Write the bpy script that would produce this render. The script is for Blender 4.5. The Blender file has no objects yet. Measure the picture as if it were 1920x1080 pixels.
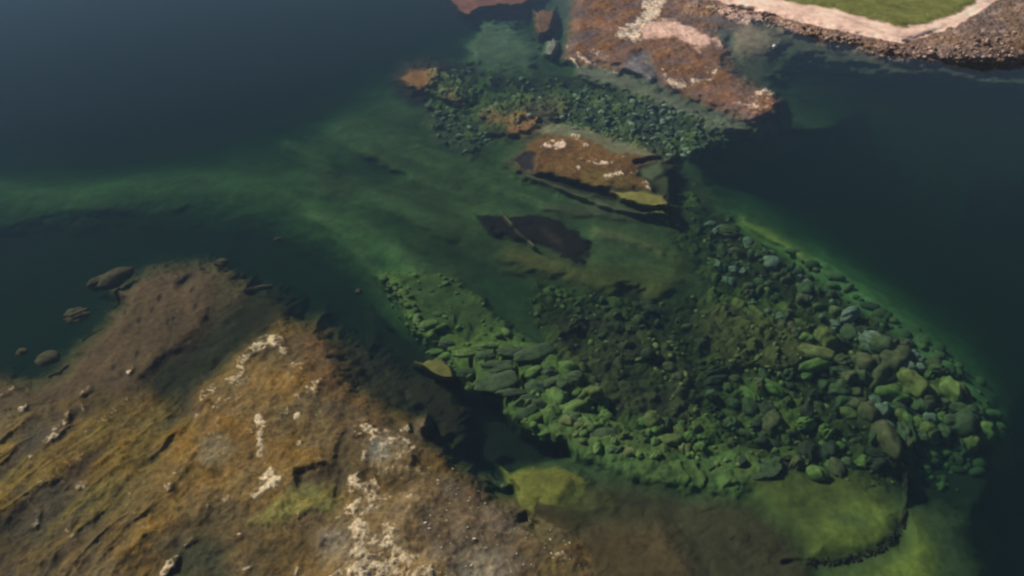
import bpy, math, random
import numpy as np
from mathutils import Vector

rng = np.random.default_rng(7)
random.seed(7)
S = bpy.context.scene
COL = S.collection

# ------------------------------------------------------------------ camera, sky, sun, exposure
CAM_H, PITCH, FOC = 50.0, math.radians(35.0), 1663.0          # focal length in pixels of a 1920 wide frame
cd = bpy.data.cameras.new("camera")
cam = bpy.data.objects.new("camera", cd)
COL.objects.link(cam)
cam.location = (0, 0, CAM_H)
cam.rotation_euler = (math.radians(90) - PITCH, 0, 0)
cd.sensor_width = 36.0
cd.lens = 36.0 * FOC / 1920.0
cd.clip_start, cd.clip_end = 0.5, 9000.0
S.camera = cam

SUN_EL, SUN_AZ = math.radians(41), math.radians(-58)             # azimuth from +Y (view direction), negative = left
W = bpy.data.worlds.new("World")
S.world = W
W.use_nodes = True
wn = W.node_tree.nodes
bg = wn["Background"]
sky = wn.new("ShaderNodeTexSky")
sky.sky_type = 'NISHITA'
sky.sun_disc = False
sky.sun_elevation = SUN_EL
sky.sun_rotation = SUN_AZ
sky.air_density = 1.0
sky.dust_density = 0.1
sky.ozone_density = 3.5
W.node_tree.links.new(sky.outputs[0], bg.inputs[0])
bg.inputs[1].default_value = 0.05
sl = bpy.data.lights.new("sun", 'SUN')
sun = bpy.data.objects.new("sun", sl)
COL.objects.link(sun)
sl.energy = 4.3
sl.angle = math.radians(1.2)
sl.color = (1.0, 0.89, 0.70)
sdir = Vector((math.sin(SUN_AZ) * math.cos(SUN_EL), math.cos(SUN_AZ) * math.cos(SUN_EL), math.sin(SUN_EL)))
sun.rotation_euler = sdir.to_track_quat('Z', 'Y').to_euler()
S.view_settings.view_transform = 'Standard'
S.view_settings.look = 'None'
S.view_settings.exposure = 0.12
S.view_settings.gamma = 1.0
S.cycles.max_bounces = 6
S.cycles.diffuse_bounces = 2
S.cycles.glossy_bounces = 2
S.cycles.transmission_bounces = 2
S.cycles.transparent_max_bounces = 12
S.cycles.volume_bounces = 0
S.cycles.use_denoising = True
S.cycles.filter_width = 2.3
S.cycles.caustics_reflective = False
S.cycles.caustics_refractive = False

# ------------------------------------------------------------------ noise helpers (metres)
def _hash(ix, iy, seed):
    h = (ix.astype(np.int64) * 374761393 + iy.astype(np.int64) * 668265263 + seed * 974634777) & 0xFFFFFFFF
    h = ((h ^ (h >> 13)) * 1274126177) & 0xFFFFFFFF
    h = h ^ (h >> 16)
    return (h & 0xFFFFFF).astype(np.float32) / float(0xFFFFFF)

def vnoise(x, y, seed=0):
    x0, y0 = np.floor(x), np.floor(y)
    fx, fy = (x - x0).astype(np.float32), (y - y0).astype(np.float32)
    fx = fx * fx * fx * (fx * (fx * 6 - 15) + 10)
    fy = fy * fy * fy * (fy * (fy * 6 - 15) + 10)
    ix, iy = x0.astype(np.int64), y0.astype(np.int64)
    a, b = _hash(ix, iy, seed), _hash(ix + 1, iy, seed)
    c, d = _hash(ix, iy + 1, seed), _hash(ix + 1, iy + 1, seed)
    return (a + (b - a) * fx) * (1 - fy) + (c + (d - c) * fx) * fy

def fbm(x, y, size, octv=4, seed=0, gain=0.5):
    """-1..1"""
    r = np.zeros_like(x, dtype=np.float32)
    amp, tot, f = 1.0, 0.0, 1.0 / size
    for o in range(octv):
        an = 0.6 + o * 1.1
        ca, sa = math.cos(an), math.sin(an)
        r += amp * (vnoise((x * ca - y * sa) * f + 17.3 * o, (x * sa + y * ca) * f - 9.1 * o, seed + o * 13) * 2 - 1)
        tot += amp
        amp *= gain
        f *= 2.03
    return r / tot * 1.5

def ridged(x, y, size, octv=4, seed=0, gain=0.55):
    """0..1, thin bright ridges"""
    r = np.zeros_like(x, dtype=np.float32)
    amp, tot, f = 1.0, 0.0, 1.0 / size
    for o in range(octv):
        an = 0.3 + o * 0.9
        ca, sa = math.cos(an), math.sin(an)
        n = vnoise((x * ca - y * sa) * f + 5.7 * o, (x * sa + y * ca) * f + 3.1 * o, seed + o * 7) * 2 - 1
        r += amp * (1 - np.abs(n)) ** 2
        tot += amp
        amp *= gain
        f *= 2.1
    return r / tot

def worley(x, y, size, seed=0):
    xs, ys = x / size, y / size
    ix, iy = np.floor(xs).astype(np.int64), np.floor(ys).astype(np.int64)
    f1 = np.full(x.shape, 9.0, np.float32)
    f2 = f1.copy()
    cid = np.zeros(x.shape, np.float32)
    for dx in (-1, 0, 1):
        for dy in (-1, 0, 1):
            jx, jy = ix + dx, iy + dy
            px = jx + _hash(jx, jy, seed)
            py = jy + _hash(jx, jy, seed + 91)
            d = np.sqrt((xs - px) ** 2 + (ys - py) ** 2).astype(np.float32)
            closer = d < f1
            f2 = np.where(closer, f1, np.minimum(f2, d))
            cid = np.where(closer, _hash(jx, jy, seed + 5), cid)
            f1 = np.where(closer, d, f1)
    return f1, f2, cid

def sstep(a, b, x):
    t = np.clip((x - a) / (b - a), 0, 1)
    return t * t * (3 - 2 * t)

# ------------------------------------------------------------------ the plan of the shore: a grid of ground points
def axis(lo, hi, fine_lo, fine_hi, step, coarse):
    a = [fine_lo]
    s = step
    left = []
    p = fine_lo
    while p > lo:
        s *= coarse
        p -= s
        left.append(max(p, lo))
    mid = list(np.arange(fine_lo, fine_hi, step))
    s, p, right = step, mid[-1], []
    while p < hi:
        s *= coarse
        p += s
        right.append(min(p, hi))
    return np.array(left[::-1] + mid + right)

US = axis(-2600, 4500, -30, 1950, 1.8, 1.12)
VS = axis(-606, 2300, -26, 1150, 1.8, 1.10)
U, V = np.meshgrid(US, VS)
U = U.astype(np.float32)
V = V.astype(np.float32)
cp, sp = math.cos(PITCH), math.sin(PITCH)

def ray(u, v):
    a, b = (u - 960.0) / FOC, (540.0 - v) / FOC
    return a, cp + b * sp, -sp + b * cp

def ground(u, v, z=0.0):
    dx, dy, dz = ray(u, v)
    t = (z - CAM_H) / dz
    return dx * t, dy * t

X0, Y0 = ground(U, V)                       # where each grid point meets the water level
X0 = X0.astype(np.float32)
Y0 = Y0.astype(np.float32)
MPP = np.sqrt(X0 ** 2 + Y0 ** 2 + CAM_H ** 2) / FOC   # metres per pixel

WOB = [fbm(X0, Y0, 9.0, 3, 3), fbm(X0, Y0, 3.0, 3, 23), fbm(X0, Y0, 1.1, 3, 43)]

def sdf(poly, pad):
    """signed distance (positive inside) in plan-grid units around a closed outline; returns slice + array"""
    P = np.array(poly, np.float32)
    lo, hi = P.min(0) - pad, P.max(0) + pad
    c0, c1 = np.searchsorted(US, lo[0]), np.searchsorted(US, hi[0])
    r0, r1 = np.searchsorted(VS, lo[1]), np.searchsorted(VS, hi[1])
    sl_ = (slice(max(r0 - 1, 0), r1 + 1), slice(max(c0 - 1, 0), c1 + 1))
    u, v = U[sl_], V[sl_]
    d = np.full(u.shape, 1e9, np.float32)
    ins = np.zeros(u.shape, bool)
    n = len(P)
    for i in range(n):
        ax, ay = P[i]
        bx, by = P[(i + 1) % n]
        ex, ey = bx - ax, by - ay
        L = ex * ex + ey * ey + 1e-9
        t = np.clip(((u - ax) * ex + (v - ay) * ey) / L, 0, 1)
        d = np.minimum(d, (u - ax - t * ex) ** 2 + (v - ay - t * ey) ** 2)
        if ay != by:
            cr = (ay > v) != (by > v)
            ins ^= cr & (u < ex * (v - ay) / (by - ay) + ax)
    d = np.sqrt(d)
    return sl_, np.where(ins, d, -d)

def pdist(line, pad):
    """distance to an open line and position along it"""
    P = np.array(line, np.float32)
    lo, hi = P.min(0) - pad, P.max(0) + pad
    c0, c1 = np.searchsorted(US, lo[0]), np.searchsorted(US, hi[0])
    r0, r1 = np.searchsorted(VS, lo[1]), np.searchsorted(VS, hi[1])
    sl_ = (slice(max(r0 - 1, 0), r1 + 1), slice(max(c0 - 1, 0), c1 + 1))
    u, v = U[sl_], V[sl_]
    d = np.full(u.shape, 1e9, np.float32)
    for i in range(len(P) - 1):
        ax, ay = P[i]
        bx, by = P[i + 1]
        ex, ey = bx - ax, by - ay
        L = ex * ex + ey * ey + 1e-9
        t = np.clip(((u - ax) * ex + (v - ay) * ey) / L, 0, 1)
        d = np.minimum(d, (u - ax - t * ex) ** 2 + (v - ay - t * ey) ** 2)
    return sl_, np.sqrt(d)

HAZE = 0.00022
DEEP = -12.0
H = np.full(U.shape, DEEP, np.float32)
C = np.empty(U.shape + (3,), np.float32)
C[:] = (0.018, 0.020, 0.022)
ROUGH = np.zeros(U.shape, np.float32)        # height of boulder-like lumps, metres
FINE = np.full(U.shape, 0.03, np.float32)    # fine relief
ID = np.zeros(U.shape, np.int16)

def wob(sl_, nz):
    return WOB[0][sl_] * nz[0] + WOB[1][sl_] * nz[1] + WOB[2][sl_] * nz[2]

def area(poly, h=None, hw=(20, 20), col=None, cw=(6, 6), nz=(4, 4, 3), ident=None, rough=None, fine=None, mix=1.0, hmode='set'):
    pad = max(hw + cw) + sum(nz) * 1.6 + 6
    s, d = sdf(poly, pad)
    d = d + wob(s, nz)
    if h is not None:
        t = sstep(-hw[0], hw[1], d)
        if hmode == 'max':
            H[s] = np.maximum(H[s], H[s] * (1 - t) + h * t)
        else:
            H[s] = H[s] * (1 - t) + h * t
    t = sstep(-cw[0], cw[1], d) * mix
    if col is not None:
        C[s] = C[s] * (1 - t[..., None]) + np.array(col, np.float32) * t[..., None]
    if rough is not None:
        ROUGH[s] = ROUGH[s] * (1 - t) + rough * t
    if fine is not None:
        FINE[s] = FINE[s] * (1 - t) + fine * t
    if ident is not None:
        ID[s] = np.where(d > 0, ident, ID[s])
    return s, t

def stroke(line, width, h=None, col=None, nz=(0, 2, 2), mix=1.0, add=None, rough=None):
    s, d = pdist(line, width * 2.2 + 8)
    d = np.maximum(d + wob(s, nz), 0)
    t = np.exp(-(d / width) ** 2) * mix
    if h is not None:
        H[s] = H[s] * (1 - t) + h * t
    if add is not None:
        H[s] = H[s] + add * t
    if col is not None:
        C[s] = C[s] * (1 - t[..., None]) + np.array(col, np.float32) * t[..., None]
    if rough is not None:
        ROUGH[s] = ROUGH[s] * (1 - t) + rough * t
    return s, t

# albedos
BROWN = (0.080, 0.052, 0.025)
BROWN_D = (0.060, 0.042, 0.028)
OLIVE = (0.135, 0.092, 0.016)
ORANGE = (0.200, 0.118, 0.045)
RUST = (0.190, 0.095, 0.050)
GREYB = (0.150, 0.130, 0.105)
TAN = (0.48, 0.38, 0.23)
CREAM = (0.66, 0.55, 0.40)
GREEN = (0.085, 0.135, 0.038)
GREEN_D = (0.035, 0.060, 0.030)
YGREEN = (0.190, 0.230, 0.055)
SILT = (0.054, 0.080, 0.040)
SILT_L = (0.085, 0.125, 0.062)
BLACKW = (0.020, 0.016, 0.020)
PURPLE = (0.035, 0.026, 0.034)
PINK = (0.84, 0.58, 0.48)
MEADOW = (0.150, 0.165, 0.045)

(BED, HUMP, MAIN, SLAB, ISLET, UPPER, CAP_A, CAP_B, CAP_C, WEED, LOBE, BEACH, FIELD, BANK, SLOPE, LEDGE) = range(16)

# --- the great underwater shelf, from the silt drifts at the left to the bright drop-off at the right
area([(-400, 300), (0, 330), (200, 320), (420, 290), (560, 240), (700, 150), (900, 60), (1000, -30), (1400, 60), (1480, 150),
      (1600, 200), (1450, 270), (1330, 330), (1420, 415), (1560, 505), (1700, 605), (1800, 690), (1880, 780), (1880, 860), (1850, 960),
      (1890, 1100), (1900, 1500), (-400, 1500)], h=-4.2, hw=(70, 60), col=SILT, cw=(60, 60), nz=(14, 5, 0))
area([(620, 230), (760, 170), (900, 110), (1100, 100), (1380, 190), (1440, 235), (1330, 290), (1330, 350), (1420, 425), (1560, 515),
      (1700, 615), (1790, 690), (1840, 770), (1850, 860), (1810, 900), (1820, 980), (1860, 1090), (1880, 1500), (1200, 1500), (1000, 900), (860, 800),
      (780, 660), (700, 540), (640, 450), (560, 350)], h=-2.3, hw=(45, 45), col=SILT, cw=(40, 40), nz=(8, 5, 0))
# silt drifts at the left
stroke([(-300, 330), (0, 360), (130, 368), (280, 350), (430, 342), (560, 372), (650, 420), (720, 470), (760, 540)], 28, h=-3.5, col=SILT_L, nz=(5, 3, 0))
stroke([(540, 272), (590, 296), (660, 322)], 14, h=-2.9, col=SILT_L, nz=(2, 2, 0), mix=.8)
stroke([(640, 300), (800, 360), (960, 420), (1100, 500)], 30, h=-1.9, col=SILT_L, nz=(4, 3, 0), mix=.5)
stroke([(600, 400), (760, 440), (900, 490), (1010, 520)], 22, h=-2.0, col=SILT_L, nz=(4, 3, 0), mix=.5)
# dark hollows
area([(-400, 440), (0, 430), (180, 415), (380, 410), (520, 430), (620, 480), (690, 540), (740, 620), (790, 680), (850, 740), (900, 820), (1010, 880),
      (900, 930), (640, 700), (480, 560), (200, 700), (-400, 900)], h=-6.0, hw=(40, 40), col=(0.02, 0.022, 0.018), cw=(35, 30), nz=(6, 5, 2))
area([(560, 250), (640, 270), (760, 330), (720, 340), (640, 330)], h=-3.4, hw=(14, 14), col=GREEN_D, cw=(14, 14), nz=(2, 2, 1), mix=.6)
area([(860, 470), (930, 500), (1060, 540), (1100, 600), (1040, 640), (960, 630), (900, 560)], h=-3.2, hw=(26, 26), col=GREEN_D, cw=(25, 25), nz=(4, 3, 2), mix=.8)
area([(640, 380), (720, 395), (840, 455), (960, 500), (900, 510), (780, 480)], h=-2.9, hw=(14, 14), col=GREEN_D, cw=(14, 14), nz=(3, 3, 1), mix=.5)

# flow streaks over the middle of the shelf, all running the same way
fx, fy = ground(np.float32(700), np.float32(300))
gx, gy = ground(np.float32(1200), np.float32(470))
fa = math.atan2(gy - fy, gx - fx)
sx = X0 * math.cos(fa) + Y0 * math.sin(fa)
sy = -X0 * math.sin(fa) + Y0 * math.cos(fa)
streak = fbm(sx / 6.0, sy, 3.2, 4, 61)
s, d = sdf([(520, 250), (760, 190), (1000, 250), (1260, 380), (1400, 480), (1280, 560), (1010, 530), (760, 500), (560, 420)], 60)
t = sstep(-40, 40, d)
H[s] += streak[s] * 0.28 * t
C[s] *= (1 + 0.45 * np.clip(streak[s], -1, 1) * t)[..., None]
stroke([(960, 480), (1060, 508), (1160, 540), (1230, 552)], 22, h=-1.35, col=(0.115, 0.098, 0.036), nz=(2, 4, 2), mix=.75)
stroke([(1130, 520), (1200, 528), (1260, 520), (1270, 480)], 34, h=-1.4, col=(0.070, 0.085, 0.028), nz=(2, 3, 1), mix=.7)
stroke([(1120, 435), (1200, 452), (1240, 470)], 12, h=-1.2, col=(0.130, 0.130, 0.065), nz=(1, 2, 1), mix=.6)
stroke([(1020, 390), (1130, 400), (1250, 415)], 10, h=-1.4, col=(0.09, 0.075, 0.060), nz=(1, 3, 1), mix=.6)

# bright rim of the drop-off
stroke([(1400, 400), (1560, 500), (1705, 590), (1810, 670), (1880, 760), (1890, 860)], 50, h=-3.7, col=(0.10, 0.165, 0.075), nz=(3, 3, 1), mix=.75)
stroke([(1395, 415), (1440, 440), (1490, 470), (1540, 505)], 12, h=-1.5, col=YGREEN, nz=(1, 2, 1), mix=.75)
stroke([(1540, 505), (1620, 560), (1700, 620), (1780, 690), (1840, 760)], 26, h=-2.5, col=(0.12, 0.22, 0.10), nz=(2, 3, 1), mix=.8)
stroke([(1840, 760), (1870, 810)], 30, h=-3.5, col=SILT, nz=(2, 3, 1), mix=.6)

# --- boulder grounds: lumpy bed, the shade of the gaps darkened into its colour
FIELD_R = [(1215, 400), (1300, 350), (1400, 445), (1480, 490), (1560, 540), (1640, 600), (1700, 650), (1780, 710), (1835, 780), (1830, 850),
           (1720, 900), (1640, 930), (1500, 900), (1400, 890), (1300, 880), (1200, 860), (1090, 840), (990, 800), (1010, 720), (1040, 680),
           (990, 590), (1005, 530), (1100, 548), (1250, 568), (1330, 545), (1300, 480), (1250, 440)]
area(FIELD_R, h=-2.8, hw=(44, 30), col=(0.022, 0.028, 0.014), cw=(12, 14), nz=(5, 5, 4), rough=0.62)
area([(1030, 600), (1120, 590), (1260, 640), (1300, 700), (1290, 790), (1200, 800), (1120, 740), (1050, 690)], h=-2.2, hw=(20, 20),
     col=(0.040, 0.034, 0.026), cw=(25, 25), nz=(6, 6, 4), rough=0.55)
area([(1640, 720), (1700, 740), (1720, 820), (1640, 860), (1560, 800)], h=-2.9, hw=(20, 20), col=(0.03, 0.035, 0.026), cw=(20, 20), nz=(5, 5, 4))
area([(1330, 560), (1500, 600), (1560, 660), (1480, 700), (1370, 690), (1310, 620)], h=-1.9, hw=(20, 20), col=(0.055, 0.052, 0.026), cw=(25, 25), nz=(6, 6, 4))
FIELD_M = [(800, 130), (900, 130), (1010, 145), (1150, 160), (1260, 195), (1360, 235), (1370, 270), (1290, 300), (1240, 290), (1150, 262),
           (1040, 232), (950, 250), (860, 235), (790, 215)]
area(FIELD_M, h=-1.7, hw=(10, 14), col=(0.045, 0.060, 0.055), cw=(8, 10), nz=(3, 4, 3), rough=0.75)
area([(785, 205), (900, 220), (930, 265), (880, 300), (810, 260)], h=-2.1, hw=(10, 14), col=(0.050, 0.066, 0.055), cw=(10, 10), nz=(3, 4, 3), rough=0.6)
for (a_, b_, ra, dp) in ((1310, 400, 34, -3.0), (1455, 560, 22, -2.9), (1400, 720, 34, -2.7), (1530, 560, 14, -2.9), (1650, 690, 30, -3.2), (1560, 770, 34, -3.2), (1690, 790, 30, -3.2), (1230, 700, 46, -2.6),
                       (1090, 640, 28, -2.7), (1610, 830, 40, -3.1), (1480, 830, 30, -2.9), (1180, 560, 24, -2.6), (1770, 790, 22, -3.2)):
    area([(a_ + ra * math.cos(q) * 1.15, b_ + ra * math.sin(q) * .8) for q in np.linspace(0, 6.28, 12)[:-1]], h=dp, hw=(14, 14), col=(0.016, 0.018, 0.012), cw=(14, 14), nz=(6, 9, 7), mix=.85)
# solid green shelves left of the boulders, cut by gullies
SHELF = [(700, 515), (760, 505), (850, 520), (900, 560), (940, 600), (1000, 640), (1050, 665), (1075, 700), (1110, 740), (1120, 800), (1080, 835),
         (1000, 820), (950, 780), (935, 740), (880, 738), (860, 700), (820, 650), (770, 620), (745, 570), (715, 545)]
area(SHELF, h=-1.35, hw=(9, 14), col=GREEN, cw=(6, 8), nz=(3, 5, 4), rough=0.22)
area([(745, 520), (850, 525), (900, 570), (940, 610), (880, 630), (800, 600)], col=(0.050, 0.082, 0.030), h=-1.7, hw=(15, 15), cw=(15, 15), nz=(3, 3, 1), rough=0.12)
area([(1000, 790), (1060, 765), (1160, 800), (1300, 850), (1400, 850), (1440, 880), (1380, 930), (1250, 920), (1120, 880), (1050, 850)], h=-1.3,
     hw=(18, 18), col=(0.075, 0.13, 0.045), cw=(14, 14), nz=(4, 5, 4), rough=0.35)
# black gully between the brown reef and the green shelf
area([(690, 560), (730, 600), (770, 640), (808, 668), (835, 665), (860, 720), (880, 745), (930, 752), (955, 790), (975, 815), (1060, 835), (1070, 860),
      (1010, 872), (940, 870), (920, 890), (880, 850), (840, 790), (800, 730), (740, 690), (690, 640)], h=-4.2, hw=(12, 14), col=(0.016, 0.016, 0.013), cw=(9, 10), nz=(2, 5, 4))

area([(1690, 850), (1760, 830), (1850, 830), (1870, 900), (1850, 960), (1780, 960), (1720, 940), (1690, 900)], h=-4.2, hw=(30, 30), col=(0.014, 0.018, 0.014), cw=(26, 26), nz=(5, 6, 4), mix=.9)
# --- lower right: the yellow green slab, brown flats and the ringed basin
area([(1100, 900), (1250, 920), (1400, 950), (1480, 1000), (1530, 1090), (1560, 1500), (1100, 1500), (1040, 1000), (1030, 930)], h=-1.5, hw=(25, 30),
     col=(0.060, 0.050, 0.028), cw=(25, 30), nz=(5, 6, 4), rough=0.1)
area([(1120, 985), (1240, 985), (1290, 1040), (1330, 1100), (1400, 1500), (1080, 1500), (1060, 1040)], h=-0.55, hw=(30, 30), col=(0.090, 0.062, 0.028),
     cw=(35, 35), nz=(5, 6, 4), rough=0.08, mix=.6)
area([(1400, 885), (1500, 890), (1600, 895), (1650, 920), (1690, 970), (1670, 1020), (1600, 1045), (1520, 1045), (1480, 990), (1420, 930)],
     h=-1.55, hw=(40, 40), col=(0.078, 0.096, 0.028), cw=(36, 30), nz=(4, 4, 2), rough=0.1)
area([(1540, 970), (1620, 940), (1680, 960), (1665, 1010), (1600, 1035), (1530, 1035)], h=-1.35, hw=(24, 30), col=(0.115, 0.150, 0.034), cw=(20, 20), nz=(3, 4, 2), mix=.8)
area([(1545, 1056), (1620, 1050), (1680, 1010), (1700, 950), (1730, 960), (1770, 1010), (1790, 1080), (1800, 1500), (1560, 1500), (1530, 1090)],
     h=-1.6, hw=(30, 60), col=(0.135, 0.165, 0.036), cw=(10, 60), nz=(3, 4, 2), rough=0.08)
stroke([(1700, 890), (1700, 940), (1690, 980), (1672, 1010), (1640, 1034), (1600, 1046), (1560, 1052), (1510, 1050), (1470, 1056)], 4.5, h=-1.8, col=(0.010, 0.010, 0.008), nz=(0, 2, 3), rough=.3)  # basin rim drawn as painted darkness along a slight trench
area([(1560, 960), (1620, 965), (1630, 990), (1570, 985)], col=GREEN_D, cw=(14, 12), nz=(2, 3, 2), mix=.6)
area([(940, 930), (1000, 920), (1080, 940), (1100, 980), (1060, 1010), (1000, 985)], h=-.9, hw=(20, 20), col=(0.05, 0.040, 0.018), cw=(16, 16), nz=(3, 5, 4))
area([(932, 872), (960, 880), (1000, 872), (1040, 872), (1085, 885), (1105, 905), (1085, 945), (1045, 948), (1010, 945), (1000, 962), (980, 955), (965, 925), (945, 905)],
     h=-0.75, hw=(16, 16), col=(0.165, 0.165, 0.036), cw=(3, 5), nz=(1, 3, 3), ident=LEDGE)
area([(1075, 900), (1130, 920), (1150, 950), (1090, 970), (1050, 950)], h=-1.15, hw=(16, 16), col=(0.070, 0.078, 0.026), cw=(14, 14), nz=(3, 4, 3), mix=.8)

# --- brown reef: outer hump
area([(120, 760), (230, 680), (330, 620), (420, 560), (500, 545), (560, 570), (540, 610), (470, 660), (400, 720), (330, 780), (240, 800)], h=-1.25, hw=(34, 34), col=(0.022, 0.020, 0.011), cw=(26, 26), nz=(6, 6, 4))
area([(-300, 740), (0, 700), (60, 712), (105, 690), (150, 640), (190, 600), (216, 565), (206, 545), (235, 520), (275, 498), (320, 490), (375, 488), (415, 498), (440, 515),
      (470, 530), (475, 545), (455, 570), (440, 600), (400, 640), (360, 660), (315, 690), (280, 720), (240, 760), (100, 900), (-300, 950)],
     h=-0.38, hw=(26, 34), col=BROWN, cw=(5, 8), nz=(4, 5, 4), ident=HUMP)
area([(400, 500), (470, 530), (470, 560), (430, 610), (380, 640), (395, 570)], h=-.7, hw=(26, 26), col=(0.070, 0.056, 0.026), cw=(10, 14), nz=(3, 4, 3), mix=.8)
stroke([(372, 495), (362, 515), (340, 535)], 9, h=-1.0, col=(0.06, 0.04, 0.03), nz=(0, 2, 2), mix=.7)
stroke([(345, 590), (325, 620), (310, 660)], 9, h=-.5, col=(0.05, 0.034, 0.018), nz=(0, 2, 3), mix=.6)
for (u_, v_, r_) in ((361, 545, 5), (287, 582, 5), (262, 602, 4), (233, 586, 3), (316, 604, 4), (367, 578, 5), (168, 663, 5), (258, 663, 4), (300, 560, 5), (325, 598, 3), (215, 690, 5), (232, 700, 6)):
    stroke([(u_ - 1, v_ + 3), (u_ + 2, v_ - 3)], r_ * .8, h=-.5, col=(0.03, 0.022, 0.018), nz=(0, 1, 1), mix=.85)
# --- brown reef: the main body
area([(400, 610), (460, 560), (500, 545), (560, 570), (540, 610), (480, 640), (430, 700), (380, 720), (330, 760), (260, 760), (300, 700)], h=-1.2, hw=(34, 34), col=(0.024, 0.022, 0.011), cw=(26, 26), nz=(6, 6, 4))
area([(-300, 930), (0, 770), (120, 740), (230, 740), (285, 722), (330, 730), (400, 690), (455, 645), (520, 600), (560, 582), (610, 580), (625, 605), (680, 645), (720, 690), (745, 720),
      (790, 770), (835, 815), (868, 858), (892, 880), (940, 925), (985, 960), (1040, 990), (1090, 1015), (1110, 1060), (1120, 1100), (1150, 1500), (-300, 1500)],
     h=-0.30, hw=(26, 40), col=(0.112, 0.076, 0.028), cw=(14, 16), nz=(6, 5, 4), ident=MAIN)
area([(310, 690), (400, 640), (450, 610), (470, 640), (420, 680), (370, 720), (350, 780), (300, 760), (285, 720)], h=-1.2, hw=(30, 30), col=(0.022, 0.023, 0.010), cw=(20, 18),
     nz=(3, 6, 5), rough=.15)  # gap by the hump kept shallow, its shade put into the colour
area([(620, 620), (700, 640), (760, 700), (860, 720), (890, 770), (880, 840), (820, 830), (780, 780), (700, 760), (650, 700)], h=-2.2, hw=(30, 30), col=(0.026, 0.020, 0.013), cw=(26, 26),
     nz=(6, 7, 5), rough=.18)  # shaded right flank of the reef, the shade darkened into its colour
area([(778, 685), (830, 668), (850, 690), (855, 715), (815, 712)], h=-.8, hw=(6, 8), col=(0.13, 0.12, 0.04), cw=(4, 6), nz=(1, 3, 3))
area([(770, 790), (800, 780), (812, 800), (790, 822), (768, 812)], h=-.5, hw=(12, 12), col=(0.13, 0.09, 0.05), cw=(8, 8), nz=(2, 3, 3))
area([(560, 600), (625, 600), (650, 680), (690, 740), (740, 800), (700, 810), (640, 830), (600, 760), (560, 700)], col=(0.100, 0.060, 0.024), cw=(20, 20), nz=(6, 6, 4))
# tones over the main body
area([(-300, 900), (60, 790), (200, 750), (330, 750), (380, 800), (300, 880), (200, 960), (60, 1040), (-300, 1200)], col=OLIVE, cw=(25, 30), nz=(6, 6, 4), mix=.9)
area([(380, 760), (480, 680), (560, 700), (620, 800), (600, 900), (480, 960), (380, 950), (340, 880)], h=0.05, hw=(40, 40), col=(0.150, 0.098, 0.032), cw=(30, 30), nz=(8, 7, 5), mix=.9)
area([(220, 930), (300, 850), (330, 800), (380, 800), (370, 900), (300, 1000), (260, 1060), (200, 1030)], col=(0.142, 0.090, 0.020), cw=(22, 22), nz=(6, 6, 4), mix=.8)
area([(380, 820), (420, 810), (440, 850), (410, 880), (375, 865)], col=(0.16, 0.145, 0.100), cw=(14, 14), nz=(4, 5, 4), mix=.8)
area([(520, 930), (570, 900), (650, 905), (650, 950), (590, 965), (500, 990), (470, 980)], h=-.05, hw=(10, 14), col=(0.150, 0.150, 0.045), cw=(10, 12), nz=(3, 5, 4), mix=.85)
area([(330, 1030), (390, 1010), (430, 1030), (420, 1080), (360, 1090), (310, 1080)], h=-.5, hw=(24, 24), col=(0.030, 0.036, 0.018), cw=(24, 20), nz=(4, 6, 5), mix=.85)
area([(560, 888), (610, 872), (640, 880), (600, 905), (560, 915)], h=-.45, hw=(12, 12), col=(0.045, 0.030, 0.014), cw=(10, 10), nz=(3, 4, 4), mix=.8)
stroke([(660, 805), (640, 835), (632, 860), (640, 890), (632, 940)], 7, h=-.5, col=(0.05, 0.034, 0.016), nz=(0, 3, 3), mix=.8)
area([(730, 930), (820, 890), (900, 900), (940, 940), (985, 985), (1000, 1040), (1000, 1500), (800, 1500), (800, 1050), (780, 990)], h=-.1, hw=(20, 30), col=(0.110, 0.082, 0.052),
     cw=(26, 26), nz=(7, 6, 4), ident=SLAB, mix=.9)
area([(600, 1000), (680, 990), (760, 1010), (830, 1040), (900, 1030), (960, 1060), (960, 1200), (600, 1200)], col=(0.30, 0.26, 0.19), cw=(30, 30), nz=(9, 9, 7), mix=.5)
area([(790, 990), (830, 985), (850, 1010), (800, 1030)], col=(0.055, 0.040, 0.028), cw=(12, 12), nz=(4, 5, 4), mix=.6)
area([(700, 815), (760, 820), (785, 850), (775, 900), (720, 890), (690, 850)], h=.18, hw=(14, 18), col=(0.22, 0.175, 0.10), cw=(12, 14), nz=(3, 4, 4), mix=.85)
area([(695, 830), (725, 830), (725, 860), (695, 865)], h=.02, hw=(10, 10), col=(0.12, 0.125, 0.10), cw=(8, 8), nz=(2, 3, 3), mix=.8)
area([(640, 940), (700, 900), (740, 920), (800, 920), (790, 980), (790, 1040), (840, 1060), (860, 1100), (860, 1500), (540, 1500), (560, 1080), (620, 1040), (640, 990)],
     h=.15, hw=(24, 30), col=(0.21, 0.148, 0.068), cw=(26, 26), nz=(7, 7, 5), mix=.85)
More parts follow.
